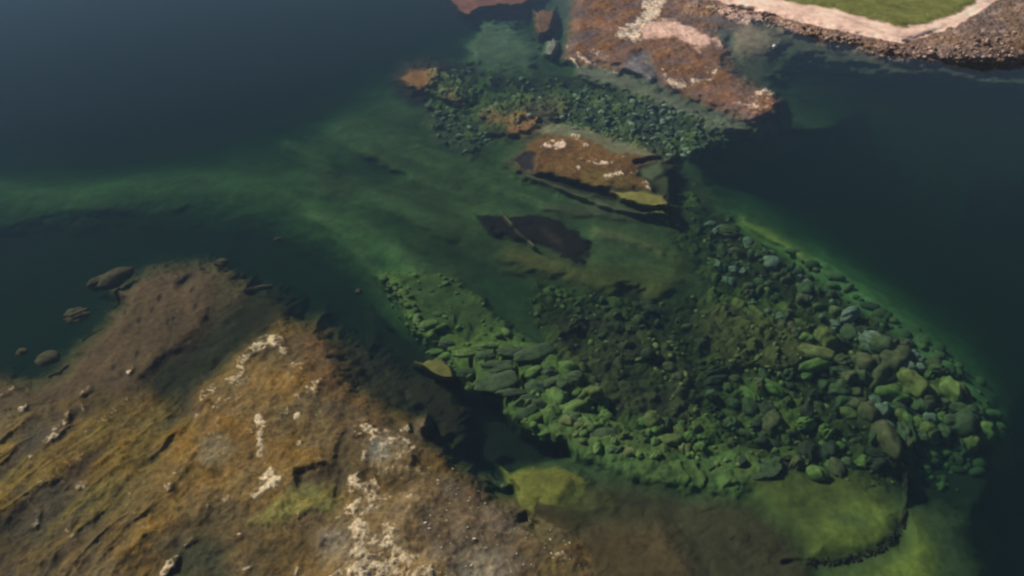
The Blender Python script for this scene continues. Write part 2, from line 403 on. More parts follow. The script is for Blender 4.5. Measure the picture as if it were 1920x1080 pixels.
# long parallel folds on the left of the reef
fx, fy = ground(np.float32(330), np.float32(740))
gx, gy = ground(np.float32(80), np.float32(962))
fb = math.atan2(gy - fy, gx - fx)
lx = X0 * math.cos(fb) + Y0 * math.sin(fb) + 0.8 * WOB[0]
ly = -X0 * math.sin(fb) + Y0 * math.cos(fb) + 0.9 * WOB[0] + 0.35 * WOB[1]
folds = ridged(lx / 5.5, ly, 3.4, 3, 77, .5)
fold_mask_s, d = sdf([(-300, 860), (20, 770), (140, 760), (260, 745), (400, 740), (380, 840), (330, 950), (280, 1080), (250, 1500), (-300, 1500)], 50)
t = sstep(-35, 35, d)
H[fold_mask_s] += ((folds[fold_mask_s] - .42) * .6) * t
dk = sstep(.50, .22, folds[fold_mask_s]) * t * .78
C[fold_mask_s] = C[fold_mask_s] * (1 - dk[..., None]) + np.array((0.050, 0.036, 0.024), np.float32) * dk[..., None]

# --- small seaweed caps and the dark weed bank
area([(735, 118), (800, 108), (880, 118), (960, 140), (1080, 150), (1180, 175), (1100, 180), (980, 178), (920, 200), (880, 222), (820, 210), (770, 205), (740, 180), (728, 145)],
     h=-2.6, hw=(14, 14), col=(0.026, 0.022, 0.028), cw=(12, 12), nz=(3, 4, 3))
area([(742, 150), (760, 122), (822, 116), (850, 140), (890, 180), (880, 206), (820, 190), (770, 180)], h=-1.3, hw=(14, 14), col=(0.055, 0.030, 0.022), cw=(12, 12), nz=(2, 4, 4), mix=.8)
area([(754, 148), (768, 131), (795, 126), (822, 127), (824, 146), (810, 164), (788, 171), (766, 165)], h=-.55, hw=(7, 10), col=(0.250, 0.115, 0.042), cw=(4, 6), nz=(1, 2, 2), ident=CAP_A)
area([(822, 163), (845, 165), (868, 180), (872, 193), (850, 196), (828, 185)], h=-.9, hw=(7, 9), col=(0.17, 0.075, 0.045), cw=(5, 6), nz=(1, 2, 3), ident=CAP_B)
area([(890, 206), (930, 194), (1010, 184), (1075, 184), (1070, 215), (1020, 262), (950, 264), (905, 240)], h=-1.2, hw=(14, 14), col=(0.065, 0.038, 0.028), cw=(12, 12), nz=(2, 5, 4), mix=.75)
area([(902, 208), (930, 205), (950, 212), (985, 211), (1010, 222), (1012, 240), (990, 252), (960, 253), (942, 240), (912, 228)], h=-.6, hw=(7, 9), col=(0.240, 0.110, 0.045), cw=(4, 6), nz=(1, 3, 3), ident=CAP_C)
area([(1000, 190), (1050, 188), (1062, 205), (1040, 225), (1005, 215)], h=-1.2, hw=(8, 9), col=(0.10, 0.055, 0.045), cw=(8, 8), nz=(1, 3, 3), mix=.8)
area([(888, 402), (915, 400), (945, 404), (1000, 405), (1050, 410), (1078, 424), (1112, 448), (1106, 470), (1088, 482), (1092, 490), (1062, 488), (1035, 472), (1000, 456), (950, 446), (915, 434), (896, 420)],
     h=-1.7, hw=(8, 10), col=(0.011, 0.008, 0.012), cw=(4, 4), nz=(2, 6, 5), ident=WEED, rough=.12)
stroke([(942, 403), (958, 420), (972, 438), (992, 455), (1004, 466)], 2.6, h=-.8, col=(0.14, 0.13, 0.08), nz=(0, 1, 1), mix=.8)
stroke([(1018, 430), (1040, 448), (1052, 460)], 6, col=(0.055, 0.03, 0.03), nz=(0, 2, 2), mix=.6)

# --- the islet in the middle
area([(950, 310), (975, 270), (1030, 240), (1110, 246), (1260, 284), (1270, 340), (1262, 400), (1200, 398), (1120, 372), (1000, 340)], h=-1.1, hw=(20, 20), col=(0.060, 0.058, 0.028), cw=(16, 16), nz=(2, 5, 4), mix=.8)
area([(1008, 244), (1030, 232), (1060, 231), (1100, 240), (1150, 258), (1200, 276), (1240, 290), (1255, 300), (1225, 304), (1150, 296), (1080, 262), (1020, 250)], h=-.45, hw=(6, 6),
     col=(0.150, 0.150, 0.090), cw=(3, 4), nz=(1, 2, 2))
area([(968, 305), (985, 278), (1008, 262), (1032, 252), (1062, 250), (1098, 260), (1130, 278), (1180, 290), (1240, 292), (1248, 297), (1215, 306), (1190, 316), (1208, 336), (1222, 354),
      (1195, 359), (1150, 353), (1112, 352), (1085, 342), (1040, 328), (1000, 322), (975, 316)], h=-.25, hw=(24, 18), col=(0.150, 0.078, 0.024), cw=(5, 6), nz=(1, 4, 4), ident=ISLET)
area([(966, 300), (985, 282), (1005, 290), (1000, 320), (978, 316)], h=-.8, hw=(5, 6), col=PURPLE, cw=(5, 5), nz=(1, 2, 2))
stroke([(1192, 306), (1215, 301), (1240, 297)], 4.5, h=-1.0, col=(0.03, 0.024, 0.02), nz=(0, 1, 2))
area([(1085, 315), (1140, 318), (1190, 330), (1200, 350), (1140, 350), (1090, 340)], col=(0.14, 0.10, 0.025), cw=(8, 8), nz=(1, 4, 4), mix=.8)
area([(1195, 318), (1235, 305), (1240, 325), (1225, 340), (1208, 330)], h=-.8, hw=(6, 6), col=(0.10, 0.12, 0.07), cw=(5, 5), nz=(1, 2, 2))
stroke([(1012, 336), (1050, 345), (1085, 352), (1120, 362), (1150, 370)], 9, h=-1.6, col=(0.02, 0.016, 0.018), nz=(0, 2, 2))
stroke([(985, 326), (1020, 340), (1060, 358), (1110, 378), (1160, 393), (1210, 402), (1250, 408)], 5, h=-.95, col=(0.105, 0.105, 0.070), nz=(0, 2, 2), mix=.9)
area([(1146, 360), (1180, 357), (1225, 359), (1244, 366), (1256, 384), (1248, 395), (1225, 392), (1195, 383), (1165, 375)], h=-.3, hw=(4, 6), col=(0.20, 0.19, 0.055), cw=(2, 4), nz=(1, 1.5, 2))
area([(1262, 330), (1300, 350), (1330, 390), (1320, 440), (1285, 420), (1262, 380)], h=-3.0, hw=(10, 10), col=(0.022, 0.022, 0.024), cw=(10, 10), nz=(2, 3, 3))

# --- upper shallows, upper rock bank, lagoon
area([(960, -20), (1040, 20), (1060, 100), (1140, 140), (1250, 180), (1340, 225), (1440, 250), (1500, 235), (1560, 190), (1700, 150), (1900, 200), (2100, 160), (2300, -60)], h=-1.5, hw=(60, 40),
     col=(0.105, 0.11, 0.10), cw=(16, 16), nz=(3, 4, 3))
area([(900, 30), (960, 40), (1020, 90), (1000, 140), (930, 140), (880, 120), (870, 80)], h=-1.6, hw=(24, 24), col=(0.13, 0.16, 0.12), cw=(20, 20), nz=(4, 5, 4), mix=.8, rough=.15)
area([(1080, 118), (1160, 138), (1230, 165), (1320, 205), (1400, 245), (1330, 240), (1240, 200), (1140, 165), (1080, 140)], h=-.8, hw=(10, 10), col=(0.15, 0.15, 0.115), cw=(8, 8), nz=(2, 3, 2))
area([(1450, 130), (1560, 160), (1640, 190), (1560, 260), (1480, 240), (1440, 200)], h=-2.4, hw=(24, 24), col=SILT, cw=(20, 20), nz=(3, 4, 2))
area([(1460, 90), (1640, 130), (1760, 170), (1960, 190), (2200, 300), (1800, 420), (1560, 210), (1470, 150)], h=-7.0, hw=(70, 70), col=(0.03, 0.036, 0.034), cw=(60, 60), nz=(3, 4, 2))
area([(860, 30), (880, 36), (905, 24), (940, 20), (985, 16), (1000, 4), (1040, -20), (1060, -60), (900, -60), (820, -10)], h=-.5, hw=(8, 10), col=(0.20, 0.075, 0.050), cw=(7, 8), nz=(2, 3, 2), ident=LOBE)
area([(999, 22), (1040, 18), (1046, 28), (1036, 50), (1028, 68), (1010, 72), (1000, 50)], h=-.25, hw=(5, 8), col=(0.165, 0.085, 0.040), cw=(3, 4), nz=(1, 2, 2), ident=LOBE)
area([(1024, 78), (1040, 66), (1048, 84), (1036, 108), (1022, 100)], h=-.4, hw=(6, 7), col=(0.21, 0.21, 0.17), cw=(5, 5), nz=(1, 2, 2))
area([(1052, 106), (1060, 78), (1064, 40), (1070, 8), (1080, -60), (1320, -60), (1330, 0), (1400, 30), (1410, 46), (1380, 52), (1350, 62), (1372, 92), (1372, 112), (1396, 136), (1440, 165),
      (1472, 190), (1466, 210), (1420, 234), (1368, 220), (1300, 190), (1245, 165), (1225, 146), (1210, 138), (1165, 136), (1110, 122), (1078, 120)], h=.02, hw=(14, 26),
     col=(0.190, 0.105, 0.070), cw=(3, 5), nz=(1, 3, 3), ident=UPPER)
area([(1168, 128), (1178, 104), (1205, 96), (1222, 108), (1232, 140), (1222, 150), (1195, 140)], h=-.25, hw=(6, 8), col=(0.20, 0.17, 0.17), cw=(4, 5), nz=(1, 2, 2))
area([(1290, -10), (1340, 14), (1400, 44), (1412, 56), (1375, 62), (1330, 48), (1290, 30)], h=-.1, hw=(6, 8), col=(0.15, 0.115, 0.105), cw=(6, 6), nz=(1, 3, 3), mix=.8)
area([(1372, 96), (1372, 60), (1400, 42), (1450, 44), (1490, 62), (1470, 86), (1440, 112), (1390, 118)], h=-.35, hw=(14, 16), col=(0.25, 0.195, 0.14), cw=(8, 14), nz=(2, 3, 2))
for s in [ID]:
    lagoon_s, d = sdf([(1374, 96), (1374, 60), (1400, 44), (1450, 44), (1492, 62), (1470, 86), (1440, 112), (1390, 118)], 8)
    ID[lagoon_s] = np.where(d > 0, BED, ID[lagoon_s])
# shore
stroke([(1480, 66), (1560, 88), (1640, 106), (1700, 118), (1860, 124), (1990, 128)], 38, h=-1.3, col=(0.10, 0.082, 0.066), nz=(3, 6, 4), mix=.9)
stroke([(1400, 120), (1450, 120), (1490, 100)], 30, h=-1.6, col=(0.10, 0.09, 0.07), nz=(3, 6, 4), mix=.7)
area([(1280, 30), (1290, -60), (2600, -60), (2600, 140), (1960, 130), (1860, 128), (1760, 128), (1690, 124), (1640, 112), (1590, 98), (1540, 92), (1490, 74), (1450, 54), (1400, 40), (1340, 32)],
     h=.4, hw=(6, 30), col=(0.24, 0.15, 0.115), cw=(3, 5), nz=(2, 3, 3), ident=BANK, rough=.15)
area([(1780, 30), (1860, -10), (2600, -300), (2600, 124), (1960, 118), (1880, 124), (1800, 118), (1740, 80)], h=1.6, hw=(20, 60), col=(0.17, 0.115, 0.09), cw=(6, 8), nz=(2, 3, 3), ident=SLOPE, rough=.25)
area([(1300, -8), (1400, 18), (1480, 36), (1560, 56), (1640, 72), (1690, 82), (1730, 72), (1790, 52), (1830, 26), (1880, -6), (1940, -60), (1180, -60)], h=1.1, hw=(4, 14), col=PINK, cw=(2, 3),
     nz=(1, 1, 2), ident=BEACH, rough=0.03)
area([(1440, -6), (1500, 8), (1570, 20), (1640, 38), (1688, 52), (1740, 44), (1790, 26), (1830, 4), (1880, -60), (3500, -640), (900, -640), (1200, -80)], h=1.5, hw=(4, 14), col=MEADOW, cw=(3, 3),
     nz=(1, 2, 2), ident=FIELD, rough=0.04)
area([(-2000, -640), (5000, -640), (5000, -420), (2600, -300), (1300, -200), (600, -300), (-2000, -360)], h=2.5, hw=(4, 60), col=MEADOW, cw=(4, 10), nz=(10, 3, 0), ident=FIELD)
stroke([(1555, 22), (1600, 40), (1650, 60), (1690, 70)], 2.2, col=(0.55, 0.40, 0.33), nz=(0, 1, 1), mix=.5)

# --- pale lines and patches: crusted, sun-bleached weed, and glints painted on the islet
CRUST_GLINT = np.zeros(U.shape, np.float32)
def crust_glint_line(line, w, k=1.0, nz=(0, 3, 4)):
    w = w * (1.7 if line[0][1] > 420 else 1.25)
    nz = (nz[0], nz[1] * 1.5, nz[2] * 1.5)
    s, d = pdist(line, w * 2.5 + 10)
    d = np.maximum(d + wob(s, nz), 0)
    CRUST_GLINT[s] = np.maximum(CRUST_GLINT[s], k * np.exp(-(d / w) ** 2))
def crust_patch(poly, k=1.0, e=6, nz=(2, 4, 4)):
    s, d = sdf(poly, e + 16)
    CRUST_GLINT[s] = np.maximum(CRUST_GLINT[s], k * sstep(-e, e, d + wob(s, nz)))
FL = [([(378, 748), (398, 728), (422, 712), (448, 700)], 4, .9), ([(452, 690), (457, 672), (470, 660), (488, 650), (508, 644), (531, 637)], 5.5, 1.25),
      ([(528, 645), (536, 662)], 4, .8), ([(552, 684), (566, 680), (574, 688), (560, 694)], 3, .6),
      ([(594, 716), (580, 726), (594, 736), (574, 742), (556, 740), (572, 754), (558, 768), (556, 782)], 5, 1.0), ([(594, 778), (602, 772)], 3, .7),
      ([(485, 792), (491, 806), (489, 830), (484, 852)], 4.5, 1.15), ([(500, 868), (510, 880), (502, 892), (520, 900), (508, 912), (492, 922), (478, 936)], 6.5, 1.2),
      ([(440, 870), (425, 880)], 3, .6), ([(668, 812), (690, 805), (708, 812), (722, 806), (742, 812), (758, 822), (772, 838)], 5.5, 1.1),
      ([(772, 838), (764, 856), (762, 872), (756, 896)], 6, .75), ([(706, 815), (690, 830), (684, 850), (684, 870), (672, 888), (664, 910)], 5, .9), ([(700, 900), (710, 912), (700, 918)], 3.5, 1.0),
      ([(752, 806), (760, 803)], 3.5, 1.0), ([(730, 880), (745, 870)], 7, .95), ([(785, 878), (798, 890)], 5, .7), ([(664, 900), (658, 930), (664, 960), (672, 990), (690, 1010)], 9, .95),
      ([(690, 1010), (676, 1040), (690, 1075), (700, 1110)], 16, .9), ([(730, 1000), (715, 1030), (750, 1060), (790, 1078)], 15, .8), ([(640, 960), (610, 1000), (590, 1040)], 4, .5),
      ([(760, 930), (770, 950)], 6, .6), ([(168, 728), (150, 742), (155, 770)], 3.5, .8), ([(127, 772), (118, 800), (100, 822), (80, 842), (58, 858)], 4.5, .95), ([(60, 866), (30, 900), (0, 926)], 2.6, .7),
      ([(274, 784), (256, 806), (252, 822)], 3, .9), ([(238, 750), (215, 770), (195, 792)], 2.5, .5), ([(230, 900), (205, 925), (180, 950), (168, 985)], 2.8, .6), ([(140, 968), (125, 990)], 4, .7),
      ([(244, 925), (236, 945)], 2.6, .7), ([(366, 1005), (345, 1022)], 2.6, .8), ([(330, 1040), (318, 1060), (308, 1075)], 3.5, 1.1), ([(375, 780), (362, 800)], 2.6, .6), ([(0, 742), (25, 730)], 3, .7),
      ([(36, 768), (48, 758)], 2.6, .7), ([(243, 700), (248, 692)], 2.6, 1.0), ([(320, 912), (318, 930), (330, 950)], 2.6, .5), ([(260, 945), (252, 962)], 3, .6), ([(140, 1005), (130, 1050), (150, 1080)], 4, .5),
      ([(290, 1062), (272, 1072), (262, 1085)], 4, .6), ([(1052, 1040), (1080, 1052)], 5, .7), ([(912, 895), (928, 905), (948, 912)], 3.5, .5), ([(955, 955), (975, 962)], 4, .6),
      ([(405, 660), (396, 680)], 2.6, .5), ([(170, 800), (150, 830)], 3, .5), ([(415, 745), (400, 770)], 2.5, .5), ([(430, 760), (470, 800), (480, 850)], 3, .35), ([(610, 1010), (640, 1000)], 4, .4)]
for l_, w_, k_ in FL:
    crust_glint_line(l_, w_, k_)
for l_, w_, k_ in [([(1024, 274), (1052, 272)], 6, 1.5), ([(1076, 259), (1092, 262), (1102, 272)], 2.6, 1.0), ([(1100, 301), (1122, 306), (1150, 303)], 4.5, 1.3), ([(1094, 292), (1084, 314)], 4, .7),  # islet glints painted in as pale patches; the later lines lie on the bank
                   ([(1138, 330), (1150, 326), (1168, 324)], 5, 1.2), ([(1182, 324), (1194, 320)], 3.5, 1.2), ([(1208, 342), (1220, 354)], 3.5, 1.0), ([(1162, 289), (1180, 290)], 2.5, .8),
                   ([(1060, 110), (1072, 112), (1082, 122)], 2.8, 1.4), ([(1086, 100), (1092, 110), (1112, 124), (1136, 130), (1158, 138)], 2.4, 1.4), ([(1062, 92), (1070, 78)], 2, .8),
                   ([(1100, 98), (1112, 94)], 3.5, 1.2), ([(1120, 98), (1134, 94)], 3.5, 1.2), ([(1242, 128), (1250, 148), (1264, 158), (1284, 158)], 5, 1.1), ([(1298, 152), (1312, 148), (1330, 150), (1345, 130)], 5, 1.0),
                   ([(1384, 194), (1398, 196), (1414, 200)], 3, .9), ([(1416, 198), (1436, 202), (1450, 212)], 3, 1.0), ([(1420, 176), (1436, 172), (1448, 182), (1436, 190)], 5, 1.0), ([(1385, 158), (1398, 150)], 3, .6),
                   ([(1328, 190), (1340, 192)], 3, .6), ([(1304, 170), (1306, 185)], 3, .5), ([(1280, 168), (1296, 176)], 3, .5), ([(1226, 142), (1232, 164)], 2.6, .7), ([(1003, 48), (1006, 64)], 2, .6),
                   ([(1464, 40), (1480, 52)], 5, .9), ([(1350, 20), (1380, 32)], 4, 1.0), ([(1330, 14), (1352, 18)], 3, .9), ([(1430, 20), (1465, 36)], 2.5, .7), ([(1544, 66), (1560, 74)], 4, .6), ([(1345, 74), (1350, 86)], 5, 1.0)]:
    crust_glint_line(l_, w_, k_, nz=(0, 2, 2.5))
crust_patch([(1146, 62), (1170, 50), (1192, 42), (1204, 20), (1208, -30), (1250, -30), (1246, 12), (1234, 36), (1206, 60), (1200, 78), (1160, 72)], 1.35, 5)
crust_patch([(640, 900), (690, 890), (740, 930), (700, 960), (720, 1000), (800, 1040), (860, 1100), (860, 1300), (560, 1300), (600, 1090), (660, 1050), (640, 980)], .80, 16)
crust_patch([(1070, 100), (1100, 92), (1160, 100), (1150, 112), (1100, 112)], .5, 5)
crust_patch([(1290, 20), (1345, 30), (1372, 60), (1360, 90), (1320, 70), (1290, 40)], .5, 6)
crust_patch([(680, 815), (720, 803), (770, 830), (765, 880), (720, 900), (690, 880)], .55, 10)
crust_patch([(1390, 185), (1420, 168), (1455, 172), (1450, 205), (1410, 205)], .6, 5)
crust_patch([(1245, 120), (1350, 110), (1345, 160), (1270, 165)], .5, 5)
crust_patch([(380, 800), (430, 800), (440, 860), (400, 870)], .4, 12)
for i_, (u0, v0) in enumerate(((470, 700), (520, 720), (540, 760), (450, 740), (410, 790), (350, 830), (470, 860), (560, 830), (600, 860), (430, 930), (560, 960), (520, 1010), (450, 1000), (390, 950),
                               (250, 870), (200, 830), (330, 890), (600, 1040), (560, 1060), (480, 1050), (100, 900), (70, 960), (170, 900), (60, 1040))):
    a_ = 2.2 + .5 * math.sin(i_ * 2.3)
    crust_glint_line([(u0, v0), (u0 + 16 * math.cos(a_), v0 + 16 * math.sin(a_)), (u0 + 26 * math.cos(a_ + .4), v0 + 30 * math.sin(a_ + .4))], 2.4, .62)
PINKM = np.zeros(U.shape, np.float32)
for poly in ([(1200, 50), (1232, 36), (1262, 34), (1290, 46), (1330, 66), (1350, 74), (1330, 84), (1312, 94), (1290, 80), (1262, 70), (1230, 68), (1205, 74)],
             [(1330, 10), (1400, 22), (1440, 40), (1400, 44), (1350, 30)]):
    s, d = sdf(poly, 30)
    PINKM[s] = np.maximum(PINKM[s], sstep(-4, 5, d + wob(s, (1, 3, 3))))

CW = CRUST_GLINT.copy()                                            # the reef stands a little higher where the crust grows
for _ in range(14):
    CW[1:-1, 1:-1] = (CW[1:-1, 1:-1] * 2 + CW[:-2, 1:-1] + CW[2:, 1:-1] + CW[1:-1, :-2] + CW[1:-1, 2:]) / 6
H = np.maximum(H, H + (0.0 - H) * np.clip(CW * 1.1, 0, .8))
SUB = H.copy()                                             # smooth shape decides where on the plan each point stands
# final plan positions
dx_, dy_, dz_ = ray(U.astype(np.float64), V.astype(np.float64))
HB = SUB.copy().astype(np.float64)
for _ in range(4):                                          # soften before placing
    HB[1:-1, 1:-1] = (HB[1:-1, 1:-1] * 2 + HB[:-2, 1:-1] + HB[2:, 1:-1] + HB[1:-1, :-2] + HB[1:-1, 2:]) / 6
T_ = (HB - CAM_H) / dz_
X = (dx_ * T_).astype(np.float32)
Y = (dy_ * T_).astype(np.float32)

# relief in metres
f1, f2, cid = worley(X + .9 * WOB[1] + .3 * WOB[2], Y - .8 * WOB[1] + .3 * WOB[2], 1.5, 5)
g1, g2, gid = worley(X, Y, 0.6, 15)
lump = np.clip(1.1 - f1 * 1.35, 0, 1) ** .8 * (0.2 + 1.1 * cid) + 0.30 * np.clip(1 - g1 * 1.3, 0, 1)
H += ROUGH * (lump - 0.35)
tex = ridged(X, Y, 1.0, 4, 301)
f_a = fbm(X, Y, 2.2, 5, 311)
f_b = fbm(X, Y, 0.7, 3, 321)
onreef = np.isin(ID, [HUMP, MAIN, SLAB, ISLET, UPPER, LOBE]).astype(np.float32)
rock = np.isin(ID, [MAIN, SLAB, UPPER, BANK, SLOPE]).astype(np.float32)
H += onreef * (0.09 * f_a + 0.05 * f_b) + rock * (0.16 * f_a + 0.10 * (tex - .45))
H += np.where(ID == BED, 0.12 * f_a * sstep(-7, -3, H), 0)
H += np.where((ID == BANK) | (ID == SLOPE), 0.3 * np.abs(f_b), 0)
# gullies that cut the green shelf into slabs
ga = fa - 0.9
qx = X * math.cos(ga) + Y * math.sin(ga)
qy = -X * math.sin(ga) + Y * math.cos(ga)
gul = ridged(qx / 2.4 + .2 * WOB[2], qy + .5 * WOB[1], 1.9, 2, 401)
s, d = sdf(SHELF, 30)
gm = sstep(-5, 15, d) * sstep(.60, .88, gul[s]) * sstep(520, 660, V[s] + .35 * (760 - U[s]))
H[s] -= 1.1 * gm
C[s] = C[s] * (1 - .75 * gm[..., None]) + np.array((0.022, 0.032, 0.018), np.float32) * .75 * gm[..., None]  # gully floors also darkened in colour to deepen their shade
LB = np.clip(.75 + .8 * fbm(X, Y, 6.0, 3, 551), .2, 1.4)        # how much green growth the small lumps carry
for poly, k_ in (([(1020, 590), (1120, 570), (1330, 600), (1520, 600), (1560, 660), (1470, 710), (1330, 720), (1300, 800), (1200, 810), (1120, 745), (1040, 690)], .35),
                 ([(960, 690), (1080, 680), (1120, 740), (1200, 790), (1300, 830), (1280, 870), (1100, 840), (980, 800)], 2.0),
                 ([(1240, 380), (1340, 370), (1420, 470), (1500, 520), (1420, 540), (1320, 480)], .3), ([(1520, 740), (1700, 740), (1800, 800), (1700, 890), (1500, 880)], .35)):
    s, d = sdf(poly, 60)
    t = sstep(-30, 30, d + wob(s, (8, 8, 4)))
    LB[s] = LB[s] * (1 - t) + k_ * LB[s] * t
# mottling: patches of other growth
mot = fbm(X, Y, 4.5, 4, 501)
mot2 = fbm(X, Y, 1.3, 4, 511)
mot3 = fbm(X, Y, 0.45, 2, 521)
C *= np.clip(1 + 0.22 * mot + 0.18 * mot2 + 0.10 * mot3, .45, 1.8)[..., None]
lxx, lyy = lx / 4.0, ly
dirn = fbm(lxx, lyy, .9, 3, 561) * .6 + .4 * fbm(X, Y, .5, 3, 571)
C *= np.clip(1 + .34 * dirn * np.isin(ID, [MAIN, SLAB, ISLET, UPPER]), .5, 1.6)[..., None]
hue = np.clip(fbm(X, Y, 3.0, 4, 531), -1, 1) * rock
C[..., 0] *= 1 + .15 * hue
C[..., 2] *= 1 - .35 * hue
big = np.clip(fbm(X, Y, 7.0, 3, 541), -1, 1) * rock
C *= (1 + .22 * big)[..., None]
k = (sstep(.25, .75, mot2) * rock * .5)[..., None]
C[:] = C * (1 - k) + np.array((0.06, 0.045, 0.028), np.float32) * k
# lump tops coloured greener and paler in the boulder grounds, gaps left dark
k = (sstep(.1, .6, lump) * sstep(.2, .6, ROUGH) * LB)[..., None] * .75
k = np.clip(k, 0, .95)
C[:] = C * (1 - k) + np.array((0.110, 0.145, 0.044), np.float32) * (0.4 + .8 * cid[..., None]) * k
# dense fibres of weed: fine paler threads over the emerged parts
thr = ridged(X + .35 * WOB[2], Y - .25 * WOB[2], .75, 3, 631)
tk = (sstep(.62, .92, thr) * np.isin(ID, [MAIN, SLAB, ISLET]) * sstep(-.6, 0, H) * np.clip(.5 + .6 * f_a, 0, 1))[..., None] * .55
C[:] = C * (1 - tk) + np.array((0.30, 0.215, 0.105), np.float32) * tk
H += .05 * tk[..., 0]
tk = (sstep(.30, .12, thr) * np.isin(ID, [MAIN, SLAB, ISLET, UPPER]))[..., None] * .45
C[:] = C * (1 - tk) + np.array((0.045, 0.034, 0.016), np.float32) * tk
# fibrous crust and the painted islet glints
fib = ridged(X * 1.0 + .3 * WOB[2], Y, 0.8, 3, 601)
fib2 = vnoise(X / .22, Y / .22, 611)
rest = rock * (.22 * sstep(.60, .9, fib) + .12 * sstep(.2, .9, f_a)) * sstep(600, 800, V)
fil = ridged(X + .25 * WOB[2], Y, 0.42, 3, 607)
fil2 = ridged(X, Y + .2 * WOB[2], .9, 3, 617)
cm = sstep(.30, .80, (CRUST_GLINT + rest) * (-.12 + 0.35 * fib + 0.50 * fil + .55 * fil2 + 0.3 * (fib2 - .5) + .15 * f_b))
cm = np.clip(cm, 0, 1)
warm = np.where((V < 420)[..., None], np.array((0.84, 0.66, 0.52), np.float32), np.array((0.74, 0.61, 0.41), np.float32))
C[:] = C * (1 - cm[..., None]) + warm * (0.75 + .5 * vnoise(X / .5, Y / .5, 621)[..., None]) * cm[..., None]
H += cm * (0.03 + 0.07 * fib2)
pm = PINKM[..., None] * .9
C[:] = C * (1 - pm) + np.array((0.72, 0.48, 0.40), np.float32) * (0.85 + .3 * fib2[..., None]) * pm
H += PINKM * .12
# rubble tone on the bank
bk = ((ID == BANK) | (ID == SLOPE))
kk = (sstep(.35, .8, fib) * bk * .6)[..., None]
C[:] = C * (1 - kk) + np.array((0.11, 0.065, 0.055), np.float32) * kk
kk = (sstep(.25, .8, mot2) * bk * .5)[..., None]
C[:] = C * (1 - kk) + np.array((0.52, 0.36, 0.30), np.float32) * kk
Z = H.astype(np.float32)

# ------------------------------------------------------------------ materials
def new_mat(name):
    m = bpy.data.materials.new(name)
    m.use_nodes = True
    n, l = m.node_tree.nodes, m.node_tree.links
    b = n["Principled BSDF"]
    return m, n, l, b

def ground_mat(name, rough=.75, spec=.25, scale=3.0, bump=.25, dist=.06, var=.35, fine=14.0):
    m, n, l, b = new_mat(name)
    at = n.new("ShaderNodeAttribute"); at.attribute_name = "tone"
    geo = n.new("ShaderNodeNewGeometry")
    n1 = n.new("ShaderNodeTexNoise"); n1.inputs["Scale"].default_value = scale; n1.inputs["Detail"].default_value = 5; n1.inputs["Roughness"].default_value = .65
    n2 = n.new("ShaderNodeTexNoise"); n2.inputs["Scale"].default_value = fine; n2.inputs["Detail"].default_value = 3
    l.new(geo.outputs["Position"], n1.inputs["Vector"]); l.new(geo.outputs["Position"], n2.inputs["Vector"])
    mr = n.new("ShaderNodeMapRange"); mr.inputs["From Min"].default_value = .3; mr.inputs["From Max"].default_value = .7
    mr.inputs["To Min"].default_value = 1 - var; mr.inputs["To Max"].default_value = 1 + var
    l.new(n1.outputs["Fac"], mr.inputs["Value"])
    mx = n.new("ShaderNodeVectorMath"); mx.operation = 'SCALE'
    l.new(at.outputs["Color"], mx.inputs[0]); l.new(mr.outputs["Result"], mx.inputs["Scale"])
    l.new(mx.outputs["Vector"], b.inputs["Base Color"])
    ad = n.new("ShaderNodeMath"); ad.operation = 'MULTIPLY_ADD'; ad.inputs[1].default_value = .35
    l.new(n2.outputs["Fac"], ad.inputs[0]); l.new(n1.outputs["Fac"], ad.inputs[2])
    bp = n.new("ShaderNodeBump"); bp.inputs["Strength"].default_value = bump; bp.inputs["Distance"].default_value = dist
    l.new(ad.outputs[0], bp.inputs["Height"]); l.new(bp.outputs["Normal"], b.inputs["Normal"])
    b.inputs["Roughness"].default_value = rough
    b.inputs["Specular IOR Level"].default_value = spec
    return m

M_BED = ground_mat("silt_and_algae", .9, .1, 1.2, .4, .10, .18)
M_REEF = ground_mat("weed_reef", .75, .10, 2.2, .5, .10, .32)
M_SAND = ground_mat("sand", .9, .15, 1.2, .3, .05, .10)
M_GRASS = ground_mat("meadow_grass", .9, .1, 1.0, .8, .25, .22)
M_BANK = ground_mat("rubble_bank", .85, .2, 1.8, .8, .2, .32)

# ------------------------------------------------------------------ cut the sheet into the things it is made of
nr, nc = U.shape
gzx = np.gradient(X, axis=1); gzy = np.gradient(Y, axis=1); gzz = np.gradient(Z, axis=1)
hx = np.gradient(X, axis=0); hy = np.gradient(Y, axis=0); hz = np.gradient(Z, axis=0)
N = np.stack([gzy * hz - gzz * hy, gzz * hx - gzx * hz, gzx * hy - gzy * hx], -1)
N /= np.linalg.norm(N, axis=-1, keepdims=True) + 1e-12
if N[nr // 2, nc // 2, 2] < 0:
    N = -N
r_, c_ = np.meshgrid(np.arange(nr - 1), np.arange(nc - 1), indexing='ij')
q00 = (r_ * nc + c_).ravel()
QUADS = np.stack([q00, q00 + nc, q00 + nc + 1, q00 + 1], -1)      # rows run towards the camera: counter-clockwise seen from above
FID = ID.ravel()[q00]
VP = np.stack([X, Y, Z], -1).reshape(-1, 3)
VN = N.reshape(-1, 3)
VC = np.concatenate([np.clip(C, 0.004, .85).reshape(-1, 3), np.ones((nr * nc, 1), np.float32)], -1)

